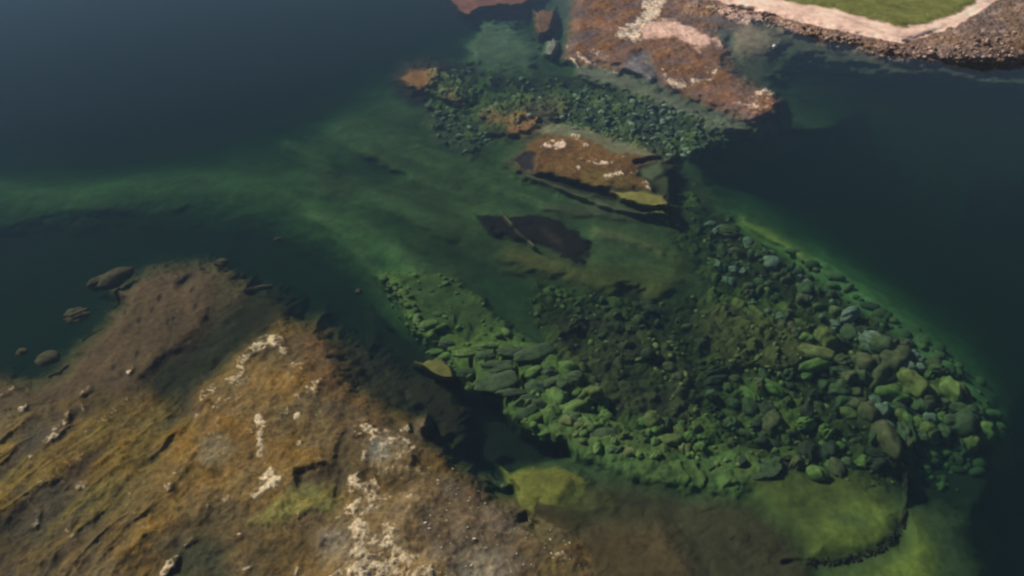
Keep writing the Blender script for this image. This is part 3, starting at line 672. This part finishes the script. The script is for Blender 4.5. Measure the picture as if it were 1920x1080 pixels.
def sheet(ids, name, mat, parent=None):
    q = QUADS[np.isin(FID, ids)]
    used, inv = np.unique(q, return_inverse=True)
    q = inv.reshape(-1, 4)
    me = bpy.data.meshes.new(name)
    me.vertices.add(len(used)); me.vertices.foreach_set("co", VP[used].ravel())
    me.loops.add(q.size); me.loops.foreach_set("vertex_index", q.ravel().astype(np.int32))
    me.polygons.add(len(q)); me.polygons.foreach_set("loop_start", np.arange(0, q.size, 4, dtype=np.int32))
    me.update(calc_edges=True)
    me.polygons.foreach_set("use_smooth", np.ones(len(q), bool))
    a = me.color_attributes.new("tone", 'FLOAT_COLOR', 'POINT')
    a.data.foreach_set("color", VC[used].ravel().astype(np.float32))
    me.normals_split_custom_set_from_vertices(VN[used].tolist())
    me.materials.append(mat)
    o = bpy.data.objects.new(name, me)
    COL.objects.link(o)
    o.parent = parent
    return o

def tag(o, label=None, cat=None, group=None, kind=None):
    if label: o["label"] = label
    if cat: o["category"] = cat
    if group: o["group"] = group
    if kind: o["kind"] = kind
    return o

tag(sheet([BED], "lake_bed", M_BED), "dark green and silty lake bed seen through clear water, shelving into black depths", kind="structure")
tag(sheet([BEACH], "sandy_beach", M_SAND), "pale pink strip of sand between the green meadow and the rubble bank", kind="structure")
tag(sheet([FIELD], "meadow", M_GRASS), "bright green grass field beyond the pink sand strip", kind="structure")
tag(sheet([BANK], "rubble_shore", M_BANK), "brown and pink stony shore below the sand strip", kind="structure")
tag(sheet([SLOPE], "rocky_slope", M_BANK), "brown stony slope rising right of the meadow", kind="structure")
tag(sheet([HUMP], "weed_covered_reef", M_REEF), "smooth muted brown weed hump just under water, beyond the large golden reef", "reef")
R_MAIN = tag(sheet([MAIN], "golden_reef", M_REEF), "large golden brown reef with pale crusted crests and long diagonal folds", "reef")
R_SLAB = tag(sheet([SLAB], "grey_reef_slab", M_REEF), "grey brown speckled reef slab beside the green ledge", "reef")
R_ISLE = tag(sheet([ISLET], "rock_islet", M_REEF), "small brown islet with gleaming pale patches in the middle of the water", "islet")
R_UP = tag(sheet([UPPER], "rock_bank", M_REEF), "broad reddish brown rock bank with pink and cream patches next to the shore", "rock bank")
tag(sheet([CAP_A], "submerged_weed_mound", M_REEF), "orange brown weed mound alone at the tip of the dark shoal", "weed mound")
tag(sheet([CAP_B], "submerged_weed_mound", M_REEF), "small dull red weed patch right behind the orange brown mound", "weed mound")
tag(sheet([CAP_C], "submerged_weed_mound", M_REEF), "rounded orange weed mound between the shoal boulders and the islet", "weed mound")
tag(sheet([WEED], "dark_weed_bed", M_BED), "purplish black weed bed crossed by a thin pale line", "weed bed")
tag(sheet([LOBE], "reddish_rock_lobe", M_REEF), "dull reddish brown rock lobe off the tip of the rock bank", "rock")
tag(sheet([LEDGE], "green_ledge", M_REEF), "flat yellow green ledge with a ragged edge beside the grey slab", "ledge")

# ------------------------------------------------------------------ water
def box(name, x0, x1, y0, y1, z0, z1):
    me = bpy.data.meshes.new(name)
    v = [(x0, y0, z0), (x1, y0, z0), (x1, y1, z0), (x0, y1, z0), (x0, y0, z1), (x1, y0, z1), (x1, y1, z1), (x0, y1, z1)]
    f = [(0, 3, 2, 1), (4, 5, 6, 7), (0, 1, 5, 4), (1, 2, 6, 5), (2, 3, 7, 6), (3, 0, 4, 7)]
    me.from_pydata(v, [], f)
    o = bpy.data.objects.new(name, me)
    COL.objects.link(o)
    return o

m = bpy.data.materials.new("lake_water"); m.use_nodes = True
n, l = m.node_tree.nodes, m.node_tree.links
n.remove(n["Principled BSDF"])
out = n["Material Output"]
tr = n.new("ShaderNodeBsdfTransparent"); tr.inputs[0].default_value = (1, 1, 1, 1)
gl = n.new("ShaderNodeBsdfGlossy"); gl.inputs["Roughness"].default_value = .06; gl.inputs["Color"].default_value = (1, 1, 1, 1)
geo = n.new("ShaderNodeNewGeometry")
dt = n.new("ShaderNodeVectorMath"); dt.operation = 'DOT_PRODUCT'
ab = n.new("ShaderNodeMath"); ab.operation = 'ABSOLUTE'
om = n.new("ShaderNodeMath"); om.operation = 'SUBTRACT'; om.inputs[0].default_value = 1.0
pw = n.new("ShaderNodeMath"); pw.operation = 'POWER'; pw.inputs[1].default_value = 5.8
fr = n.new("ShaderNodeMath"); fr.operation = 'MULTIPLY_ADD'; fr.inputs[1].default_value = .98; fr.inputs[2].default_value = .02
l.new(geo.outputs["Incoming"], dt.inputs[0]); l.new(dt.outputs["Value"], ab.inputs[0]); l.new(ab.outputs[0], om.inputs[1])
l.new(om.outputs[0], pw.inputs[0]); l.new(pw.outputs[0], fr.inputs[0])
wn1 = n.new("ShaderNodeTexNoise"); wn1.inputs["Scale"].default_value = .9; wn1.inputs["Detail"].default_value = 4
bp = n.new("ShaderNodeBump"); bp.inputs["Strength"].default_value = .12; bp.inputs["Distance"].default_value = .12
l.new(geo.outputs["Position"], wn1.inputs["Vector"]); l.new(wn1.outputs["Fac"], bp.inputs["Height"])
l.new(bp.outputs["Normal"], gl.inputs["Normal"]); l.new(bp.outputs["Normal"], dt.inputs[1])
mx = n.new("ShaderNodeMixShader")
l.new(fr.outputs[0], mx.inputs[0]); l.new(tr.outputs[0], mx.inputs[1]); l.new(gl.outputs[0], mx.inputs[2])
l.new(mx.outputs[0], out.inputs["Surface"])
va = n.new("ShaderNodeVolumeAbsorption"); va.inputs["Color"].default_value = (0.36, 0.66, 0.44, 1); va.inputs["Density"].default_value = .20
vs = n.new("ShaderNodeVolumeScatter"); vs.inputs["Color"].default_value = (0.14, .56, 1, 1); vs.inputs["Density"].default_value = .0075
va_add = n.new("ShaderNodeAddShader")
l.new(va.outputs[0], va_add.inputs[0]); l.new(vs.outputs[0], va_add.inputs[1]); l.new(va_add.outputs[0], out.inputs["Volume"])
wat = box("lake_water", -3200, 3200, -60, 3900, -16, 0.0)
wat.data.materials.append(m)
tag(wat, "clear still lake water over the reefs, dark blue over the deep parts", kind="structure")

m = bpy.data.materials.new("thin_haze"); m.use_nodes = True
n, l = m.node_tree.nodes, m.node_tree.links
n.remove(n["Principled BSDF"])
pv = n.new("ShaderNodeVolumePrincipled"); pv.inputs["Color"].default_value = (.80, .84, 1.0, 1); pv.inputs["Density"].default_value = HAZE
l.new(pv.outputs[0], n["Material Output"].inputs["Volume"])
hz_ = box("haze", -3300, 3300, -160, 4000, -19, 60)
hz_.data.materials.append(m)
tag(hz_, "thin pale haze in the air", kind="stuff")

# ------------------------------------------------------------------ boulders
def ico(sub):
    import bmesh
    bm = bmesh.new()
    bmesh.ops.create_icosphere(bm, subdivisions=sub, radius=1)
    v = np.array([p.co[:] for p in bm.verts], np.float32)
    f = np.array([[q.index for q in p.verts] for p in bm.faces], np.int32)
    bm.free()
    return v, f
IV3, IF3 = ico(4)
IV2, IF2 = ico(2)

def lump_verts(v, seed, amp=.28):
    r = np.random.default_rng(seed)
    p = v.copy()
    w = np.zeros(len(v), np.float32)
    for k_ in range(9):
        dvec = r.normal(size=3); dvec /= np.linalg.norm(dvec)
        w += r.uniform(-.5, 1.0) * np.exp(-((1 - v @ dvec) / r.uniform(.12, .5)))
    for k_ in range(5):
        dvec = r.normal(size=3) * r.uniform(2, 5)
        w += .16 * np.sin(v @ dvec + r.uniform(0, 6))
    ph = v * 3.0
    for o_ in range(3):                                       # warped ripples give a knobbly, uneven skin
        q_ = ph + 1.1 * np.sin(ph[:, [1, 2, 0]] * 1.3 + seed + o_)
        w += (.30 / (o_ + 1)) * np.sin(q_[:, 0]) * np.sin(q_[:, 1] + 1.7) * np.sin(q_[:, 2] + seed)
        ph = ph * 1.9
    p *= (1 + amp * w)[:, None]
    # flatten the underside
    p[:, 2] = np.where(p[:, 2] < -.35, -.35 + (p[:, 2] + .35) * .2, p[:, 2])
    return p.astype(np.float32)

def obj_mat(name, rough=.85):
    m, n, l, b = new_mat(name)
    rp = n.new("ShaderNodeObjectInfo")
    geo = n.new("ShaderNodeNewGeometry")
    n1 = n.new("ShaderNodeTexNoise"); n1.inputs["Scale"].default_value = 1.9; n1.inputs["Detail"].default_value = 6; n1.inputs["Roughness"].default_value = .68
    l.new(geo.outputs["Position"], n1.inputs["Vector"])
    mr = n.new("ShaderNodeMapRange"); mr.inputs["From Min"].default_value = .3; mr.inputs["From Max"].default_value = .7
    mr.inputs["To Min"].default_value = .5; mr.inputs["To Max"].default_value = 1.4
    l.new(n1.outputs["Fac"], mr.inputs["Value"])
    sc = n.new("ShaderNodeVectorMath"); sc.operation = 'SCALE'
    l.new(rp.outputs["Color"], sc.inputs[0]); l.new(mr.outputs[0], sc.inputs["Scale"])
    l.new(sc.outputs[0], b.inputs["Base Color"])
    bp = n.new("ShaderNodeBump"); bp.inputs["Strength"].default_value = .5; bp.inputs["Distance"].default_value = .1
    l.new(n1.outputs["Fac"], bp.inputs["Height"]); l.new(bp.outputs[0], b.inputs["Normal"])
    b.inputs["Roughness"].default_value = rough
    b.inputs["Specular IOR Level"].default_value = .12
    return m

M_ALGAE = obj_mat("algae_skin")

def mesh_np(name, v, f, mat, smooth=True):
    me = bpy.data.meshes.new(name)
    k_ = f.shape[1]
    me.vertices.add(len(v)); me.vertices.foreach_set("co", v.astype(np.float32).ravel())
    me.loops.add(f.size); me.loops.foreach_set("vertex_index", f.ravel().astype(np.int32))
    me.polygons.add(len(f)); me.polygons.foreach_set("loop_start", np.arange(0, f.size, k_, dtype=np.int32))
    me.update(calc_edges=True)
    me.polygons.foreach_set("use_smooth", np.full(len(f), smooth))
    me.materials.append(mat)
    return me

BM = [mesh_np("boulder", lump_verts(IV3, 100 + i, .28 + .025 * i), IF3, M_ALGAE) for i in range(14)]
TINTS = {"bright green": ((.110, .165, .038), (.140, .190, .044)), "dull green": ((.062, .088, .034), (.080, .105, .040)), "olive": ((.088, .088, .034), (.115, .108, .042)),
         "greyish green": ((.150, .180, .110), (.190, .210, .135)), "dark green": ((.036, .046, .024), (.052, .062, .030)), "yellowish green": ((.130, .145, .036), (.150, .160, .045))}

TOPS = {m_.name: max(p.co.z for p in m_.vertices) for m_ in BM}

def at(u, v):
    i = int(np.clip(np.searchsorted(VS, v), 1, nr - 2)); j = int(np.clip(np.searchsorted(US, u), 1, nc - 2))
    return X[i, j], Y[i, j], Z[i, j], MPP[i, j]

def inside(poly, u, v):
    c = False
    n_ = len(poly)
    for i in range(n_):
        (ax, ay), (bx, by) = poly[i], poly[(i + 1) % n_]
        if (ay > v) != (by > v) and u < (bx - ax) * (v - ay) / (by - ay) + ax:
            c = not c
    return c

# zone: outline, wanted number, size range in grid units (half width), material keys, label, group
BG, DG, OL, GG, DK, YG = "bright green", "dull green", "olive", "greyish green", "dark green", "yellowish green"
ZONES = [
    ([(1580, 600), (1700, 655), (1780, 705), (1850, 780), (1850, 850), (1760, 880), (1690, 860), (1600, 790), (1530, 720), (1500, 640)], 70, (10, 23), (BG, DG, DG, OL, GG, YG), "big boulders under the rim of the drop-off"),
    ([(1330, 410), (1400, 450), (1480, 495), (1580, 560), (1600, 620), (1500, 640), (1400, 560), (1330, 500)], 56, (6, 13), (DG, DG, GG, GG, OL), "boulders along the narrow lit part of the rim"),
    ([(1330, 700), (1500, 700), (1620, 790), (1660, 870), (1560, 900), (1400, 880), (1320, 800)], 55, (8, 17), (DG, DK, OL, DK, BG), "boulders above the ringed basin"),
    ([(1110, 740), (1200, 790), (1300, 800), (1330, 860), (1220, 870), (1100, 840), (1050, 770)], 32, (8, 18), (BG, DG, YG, BG), "boulders on the lower edge of the field"),
    ([(1010, 540), (1130, 560), (1260, 590), (1330, 640), (1330, 720), (1200, 700), (1080, 620)], 44, (5, 12), (DK, DK, OL, DG, DK), "dim boulders in the middle of the field"),
    ([(990, 700), (1060, 690), (1110, 730), (1100, 800), (1020, 800), (975, 750)], 12, (13, 26), (BG, DG), "mounds on the edge of the green shelf"),
]
ZONES.append(([(790, 600), (880, 640), (1000, 655), (1060, 700), (1090, 790), (960, 775), (880, 725), (820, 660)], 17, (12, 26), (BG, DG), "fused lobes on the gullied green shelf"))
LANDMARKS = []
INDIV = []
def free_spot(pts, u, v, r):
    for (a, b, c) in pts:
        if (a - u) ** 2 + (b - v) ** 2 < (.72 * (c + r)) ** 2:
            return False
    return True

def put_boulder(u, v, rpx, key, label, group, stretch=None, rz=None, lift=.22, cat="boulder"):
    x, y, z, mpp = at(u, v)
    r = rpx * mpp
    me_ = random.choice(BM)
    o = bpy.data.objects.new("boulder", me_)
    COL.objects.link(o)
    st = stretch or (random.uniform(.85, 1.35), random.uniform(.75, 1.1), random.uniform(.6, .9))
    o.scale = (r * st[0], r * st[1], r * st[2])
    o.rotation_euler = (random.uniform(-.2, .2), random.uniform(-.2, .2), random.uniform(0, 6.28) if rz is None else rz)
    o.location = (x, y, min(z, -.9 if v > 380 else z) + r * lift * st[2])
    top = o.location.z + r * st[2] * TOPS[me_.name] * 1.1
    if top > -.75:
        o.location.z -= top + .75
    a_, b_ = TINTS[key]
    t_ = random.random()
    o.color = tuple((p_ + (q_ - p_) * t_) * w_ for p_, q_, w_ in zip(a_, b_, (.92, 1.0, 1.45))) + (1,)
    if label:
        tag(o, label, cat, group)
    INDIV.append((u, v, rpx))
    return o

# a few that stand out by themselves; the others are described by where they lie from these
for (u, v, r, key, lab, st, rz, short) in [
    (1665, 700, 30, OL, "longest boulder of the field, a slanting olive ridge with one lit flank", (1.9, .8, .75), .75, "the longest slanting boulder"),
    (1705, 730, 24, YG, "tall yellowish green boulder right beside the longest slanting one", (.75, 1.5, .85), .1, None),
    (1722, 694, 10, GG, "small pale round boulder squeezed behind the tall yellowish green one", (1, 1, .9), 0, None),
    (1562, 585, 11, YG, "small blocky lime boulder alone in a dark hollow", (.8, 1.1, 1), .1, "the blocky lime boulder"),
    (1590, 602, 16, GG, "greyish sausage-shaped boulder just right of the blocky lime one", (1.5, .7, .8), .7, None),
    (1525, 665, 18, YG, "yellowish slanted boulder heading the group of big green ones", (1.7, .7, .8), -.5, None),
    (1520, 692, 17, BG, "long bright green boulder lying flat across, below a yellowish slanted one", (1.8, .6, .8), .25, "the long flat-lying boulder"),
    (1420, 872, 27, DG, "broadest smooth green mound, low in the boulder field above the basin", (1.4, 1.0, .3), .2, "the broadest green mound"),
    (1060, 690, 20, BG, "square-sided light green mound at the notch of the green shelf", (1, 1, .7), .4, "the square-sided mound"),
    (1402, 455, 9, GG, "pale little boulder at the start of the lit rim", (1, 1.2, .8), .4, "the pale boulder starting the rim"),
    (1250, 830, 17, YG, "humped yellowish boulder on the lower edge of the field", (1.3, .9, .7), .3, "the humped yellowish boulder"),
    (1180, 620, 11, OL, "olive boulder ringed by dark weed in mid field", (1.2, .9, .8), .3, "the weed-ringed olive boulder"),
    (1790, 800, 20, DG, "green boulder at the outer corner where the field meets deep water", (1.2, .9, .8), .3, "the outer corner boulder")]:
    b_ = put_boulder(u, v, r, key, lab, None, st, rz)
    if "broadest" in lab:
        b_.location.z -= .55                                   # sits deep in the bed
    if short:
        LANDMARKS.append((u, v, short))
LANDMARKS.append((830, 680, "the pale green point over the black gully"))
def free_spot(pts, u, v, r):
    for (a, b, c) in pts:
        if (a - u) ** 2 + (b - v) ** 2 < (.62 * (c + r)) ** 2:
            return False
    return True
FOUND = []
for poly, count, (lo, hi), keys, group in ZONES:
    P = np.array(poly)
    tries = made = 0
    while made < count and tries < 6000:
        tries += 1
        u, v = random.uniform(P[:, 0].min(), P[:, 0].max()), random.uniform(P[:, 1].min(), P[:, 1].max())
        if not inside(poly, u, v):
            continue
        r = lo + (hi - lo) * random.random() ** 1.8
        if not free_spot(INDIV, u, v, r):
            continue
        key = random.choice(keys)
        FOUND.append((put_boulder(u, v, r, key, None, None, (random.uniform(1.2, 2.1), random.uniform(.6, .9), random.uniform(.35, .5)) if "lobes" in group else (random.uniform(.8, 1.7), random.uniform(.65, 1.1), random.uniform(.7, 1.1)), random.uniform(.1, .7) if "lobes" in group else None), u, v, r, key, group))
        made += 1
DIRS = ["right of", "upper right of", "above", "upper left of", "left of", "lower left of", "below", "lower right of"]
ORD = ["nearest", "second", "third", "fourth", "fifth", "sixth", "seventh", "eighth", "ninth", "tenth", "eleventh", "twelfth", "thirteenth", "fourteenth", "fifteenth", "sixteenth",
       "seventeenth", "eighteenth", "nineteenth", "twentieth"]
spots = {}
for f_ in FOUND:
    lm = min(LANDMARKS, key=lambda q: (q[0] - f_[1]) ** 2 + (q[1] - f_[2]) ** 2)
    o8 = int(round(math.atan2(-(f_[2] - lm[1]), f_[1] - lm[0]) / (math.pi / 4))) % 8
    spots.setdefault((lm[2], o8), []).append((math.hypot(f_[1] - lm[0], f_[2] - lm[1]), f_))
for (lm, o8), lst in spots.items():
    lst.sort(key=lambda q: q[0])
    for i, (_, (o, u, v, r, key, group)) in enumerate(lst):
        size = "small" if r < 9 else "medium" if r < 14 else "large"
        tag(o, "%s %s boulder, %s %s %s" % (size, key, ORD[min(i, 19)], DIRS[o8], lm), "boulder", group)

# small stones nobody could count
def stones(name, polys, count, rng_px, mat, label, zmax=None, flat=.75):
    vs_, fs_, off = [], [], 0
    variants = [lump_verts(IV2 if True else IV3, 900 + i, .25) for i in range(8)]
    for poly, n_ in zip(polys, count):
        P = np.array(poly)
        made = tries = 0
        while made < n_ and tries < n_ * 12:
            tries += 1
            u, v = random.uniform(P[:, 0].min(), P[:, 0].max()), random.uniform(P[:, 1].min(), P[:, 1].max())
            if not inside(poly, u, v):
                continue
            x, y, z, mpp = at(u, v)
            r = mpp * (rng_px[0] + (rng_px[1] - rng_px[0]) * random.random() ** 2)
            a = random.uniform(0, 6.28)
            ca, sa = math.cos(a), math.sin(a)
            p = variants[random.randrange(8)] * np.array([r * random.uniform(.8, 1.6), r * random.uniform(.7, 1.1), r * flat * random.uniform(.7, 1.3)], np.float32)
            p = np.stack([p[:, 0] * ca - p[:, 1] * sa + x, p[:, 0] * sa + p[:, 1] * ca + y, p[:, 2] + z + r * .2], -1)
            if zmax is not None:
                over = p[:, 2].max() - zmax
                if over > 0:
                    p[:, 2] -= over
            vs_.append(p); fs_.append(IF2 + off); off += len(p)
            made += 1
    me = mesh_np(name, np.concatenate(vs_), np.concatenate(fs_), mat)
    o = bpy.data.objects.new(name, me)
    COL.objects.link(o)
    tag(o, label, kind="stuff")
    return o

def stone_mat(name, c0, c1):
    m, n, l, b = new_mat(name)
    geo = n.new("ShaderNodeNewGeometry")
    rp = n.new("ShaderNodeValToRGB")
    rp.color_ramp.elements[0].color = c0 + (1,); rp.color_ramp.elements[1].color = c1 + (1,)
    l.new(geo.outputs["Random Per Island"], rp.inputs[0])
    l.new(rp.outputs[0], b.inputs["Base Color"])
    b.inputs["Roughness"].default_value = .85
    b.inputs["Specular IOR Level"].default_value = .12
    return m
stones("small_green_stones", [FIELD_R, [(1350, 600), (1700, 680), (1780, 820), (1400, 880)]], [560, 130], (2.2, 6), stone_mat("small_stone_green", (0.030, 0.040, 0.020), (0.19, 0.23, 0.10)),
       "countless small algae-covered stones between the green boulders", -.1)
stones("low_mounds", [[(1440, 440), (1560, 515), (1720, 615), (1850, 725), (1885, 800), (1860, 840), (1800, 740), (1700, 650), (1560, 545)], [(1700, 860), (1830, 840), (1860, 880), (1800, 930), (1700, 920)]], [80, 40], (4, 12),
       stone_mat("low_mound", (0.040, 0.065, 0.035), (0.10, 0.15, 0.07)), "dim low mounds fading into deep water beyond the boulders", -2.0, .6)
stones("shoal_stones", [FIELD_M, [(785, 205), (900, 220), (930, 265), (880, 300), (810, 260)], [(1040, 165), (1240, 195), (1370, 260), (1290, 290), (1160, 262), (1050, 225)]], [190, 50, 210], (1.8, 6.5),
       stone_mat("small_stone_teal", (0.035, 0.045, 0.042), (0.26, 0.33, 0.26)), "small grey green stones covering the shoal behind the islet", -.1)
stones("shelf_knobs", [SHELF, [(715, 520), (760, 540), (820, 650), (860, 700), (800, 660), (740, 590)]], [90, 60], (3, 9), stone_mat("shelf_knob", (0.05, 0.085, 0.035), (0.13, 0.20, 0.07)),
       "small green knobs standing on the gullied shelf", -.15, .6)
stones("rim_of_basin_stones", [[(1512, 1046), (1560, 1046), (1600, 1040), (1640, 1028), (1670, 1005), (1690, 975), (1698, 985), (1678, 1015), (1645, 1040), (1600, 1054), (1560, 1060), (1512, 1058)]], [120],
       (1.6, 3.6), stone_mat("basin_stone", (0.014, 0.014, 0.010), (0.035, 0.035, 0.02)), "dark curved line of small stones edging the ringed basin", -.3)
stones("glint_flecks", [[(800, 860), (900, 900), (990, 970), (1080, 1010), (1090, 1070), (820, 1080), (790, 950)]], [75], (0.8, 2.4), stone_mat("glint_fleck", (0.30, 0.26, 0.20), (0.7, 0.66, 0.55)),
       "pale flecks for the glints sprinkled over the grey slab", None, .6)  # white glints on the slab, put in as small pale flecks
stones("bank_rubble", [[(1290, 8), (1400, 24), (1480, 44), (1560, 62), (1640, 80), (1720, 92), (1900, 60), (1900, 120), (1690, 118), (1560, 88), (1450, 52), (1340, 30)]], [420], (1.2, 3.6),
       stone_mat("bank_stone", (0.07, 0.045, 0.035), (0.58, 0.40, 0.32)), "small brown and pinkish stones strewn along the shore bank", None, .8)

# ------------------------------------------------------------------ single submerged rocks off the brown hump
for (u, v, r, st, rz, lab) in [
    (200, 522, 17, (1.7, .8, .6), .75, "slanting grey green rock off the edge of the smooth brown hump"),
    (137, 590, 14, (1.2, 1.0, .6), .6, "dim olive rock standing alone in black water left of the brown hump"),
    (88, 672, 13, (1.3, 1.1, .6), .4, "olive rock touching the lower flank of the brown hump"),
    (40, 660, 8, (1.2, 1.0, .6), .2, "smallest grey rock in black water near the left edge"),
    (414, 492, 9, (1.1, 1.0, .6), .2, "small grey rock on the far tip of the brown hump"),
    (486, 541, 9, (2.3, .5, .5), .25, "thin grey rock splinter right of the brown hump tip"),
    (520, 450, 5, (1.6, .8, .6), .2, "tiny pale rock by itself in the dark water beyond the hump"),
    (673, 547, 6, (1, 1, .7), 0, "small pale rock in the dark gap before the green shelf"),
    (905, 218, 7, (1, 1, .6), 0, "small reddish grey rock left of the rounded orange mound")]:
    x, y, z, mpp = at(u, v)
    R_ = r * mpp
    # stands on its own column of rock: tall enough that its top is about a metre under water
    gx_, gy_ = ground(u, v, -1.0)
    o = bpy.data.objects.new("submerged_rock", random.choice(BM))
    COL.objects.link(o)
    o.location = (gx_, gy_, -.75 - R_ * st[2])
    o.scale = (R_ * st[0], R_ * st[1], R_ * st[2])
    o.rotation_euler = (0, 0, rz)
    o.color = (.070, .062, .034, 1) if "red" not in lab else (.16, .09, .06, 1)
    tag(o, lab, "rock")

# ------------------------------------------------------------------ dry flakes of weed crust on the crests, pale flakes for islet glints
def flakes(name, ids, label, parent, n_max, seed):
    r = np.random.default_rng(seed)
    sel = np.argwhere((cm > .45) & np.isin(ID, ids) & (U > -20) & (U < 1940) & (V > -20) & (V < 1130))
    if len(sel) == 0:
        return
    sel = sel[r.permutation(len(sel))[:n_max]]
    n_ = len(sel)
    i, j = sel[:, 0], sel[:, 1]
    cx, cy, cz, mp = X[i, j], Y[i, j], Z[i, j], MPP[i, j]
    k_ = 5
    base = np.array([(-1, -.6, -.3), (1, -.5, -.3), (.9, .6, .5), (-.7, .7, .6), (.1, .1, 1.0)], np.float32)
    f = np.array([(0, 1, 4), (1, 2, 4), (2, 3, 4), (3, 0, 4)])
    a = r.uniform(0, 6.28, n_); ca, sa = np.cos(a), np.sin(a)
    size = (mp * r.uniform(.3, .9, n_))[:, None]
    p = base[None] + r.normal(0, .22, (n_, k_, 3))
    p = p * size[..., None] * np.stack([r.uniform(.6, 2.0, n_), r.uniform(.4, 1, n_), r.uniform(.3, .7, n_)], -1)[:, None, :]
    q = np.stack([p[..., 0] * ca[:, None] - p[..., 1] * sa[:, None] + cx[:, None], p[..., 0] * sa[:, None] + p[..., 1] * ca[:, None] + cy[:, None], p[..., 2] + cz[:, None] + .015], -1)
    ff = (f[None] + (np.arange(n_) * k_)[:, None, None]).reshape(-1, 3)
    me = mesh_np(name, q.reshape(-1, 3), ff, M_FLAKE, False)
    o = bpy.data.objects.new(name, me)
    COL.objects.link(o)
    o.parent = parent
    o["kind"] = "stuff"
    o["label"] = label
M_FLAKE = stone_mat("bleached_crust_glint", (0.36, 0.28, 0.17), (0.82, 0.70, 0.50))
flakes("crust_glint_flakes", [MAIN, SLAB], "bleached flakes of dried weed on the reef crests", R_MAIN, 5500, 1)
flakes("crust_glint_flakes", [UPPER], "cream flakes on the rock bank", R_UP, 2200, 2)
flakes("crust_glint_flakes", [ISLET], "pale flakes for the glints on the islet", R_ISLE, 500, 3)

# ------------------------------------------------------------------ the white float in the lagoon
gx_, gy_ = ground(1452, 88, 0)
root = bpy.data.objects.new("mooring_buoy", None)
COL.objects.link(root)
root.location = (gx_, gy_, 0)
tag(root, "single small white float on the calm lagoon below the shore bank", "buoy")
mw, n, l, b = new_mat("white_float"); b.inputs["Base Color"].default_value = (.8, .8, .78, 1); b.inputs["Roughness"].default_value = .35
nn = n.new("ShaderNodeTexNoise"); nn.inputs["Scale"].default_value = 9
rp = n.new("ShaderNodeValToRGB"); rp.color_ramp.elements[0].color = (.66, .66, .62, 1); rp.color_ramp.elements[1].color = (.85, .85, .83, 1)
l.new(nn.outputs["Fac"], rp.inputs[0]); l.new(rp.outputs[0], b.inputs["Base Color"])
md, n, l, b = new_mat("dark_fitting"); b.inputs["Base Color"].default_value = (.05, .05, .055, 1)
def lathe(name, prof, mat, parent, seg=20):
    v, f = [], []
    for r0, z0 in prof:
        for i in range(seg):
            a = 2 * math.pi * i / seg
            v.append((r0 * math.cos(a), r0 * math.sin(a), z0))
    for k_ in range(len(prof) - 1):
        for i in range(seg):
            j = (i + 1) % seg
            f.append((k_ * seg + i, k_ * seg + j, (k_ + 1) * seg + j, (k_ + 1) * seg + i))
    me = mesh_np(name, np.array(v), np.array(f), mat)
    o = bpy.data.objects.new(name, me); COL.objects.link(o); o.parent = parent
    return o
lathe("float_ball", [(.01, -.25), (.2, -.2), (.33, -.05), (.35, .08), (.31, .24), (.2, .37), (.08, .42), (.01, .43)], mw, root)
lathe("collar", [(.34, -.02), (.375, 0), (.375, .05), (.34, .07)], md, root)
lathe("mooring_eye", [(.03, .42), (.06, .44), (.06, .5), (.03, .53), (.01, .53)], md, root)
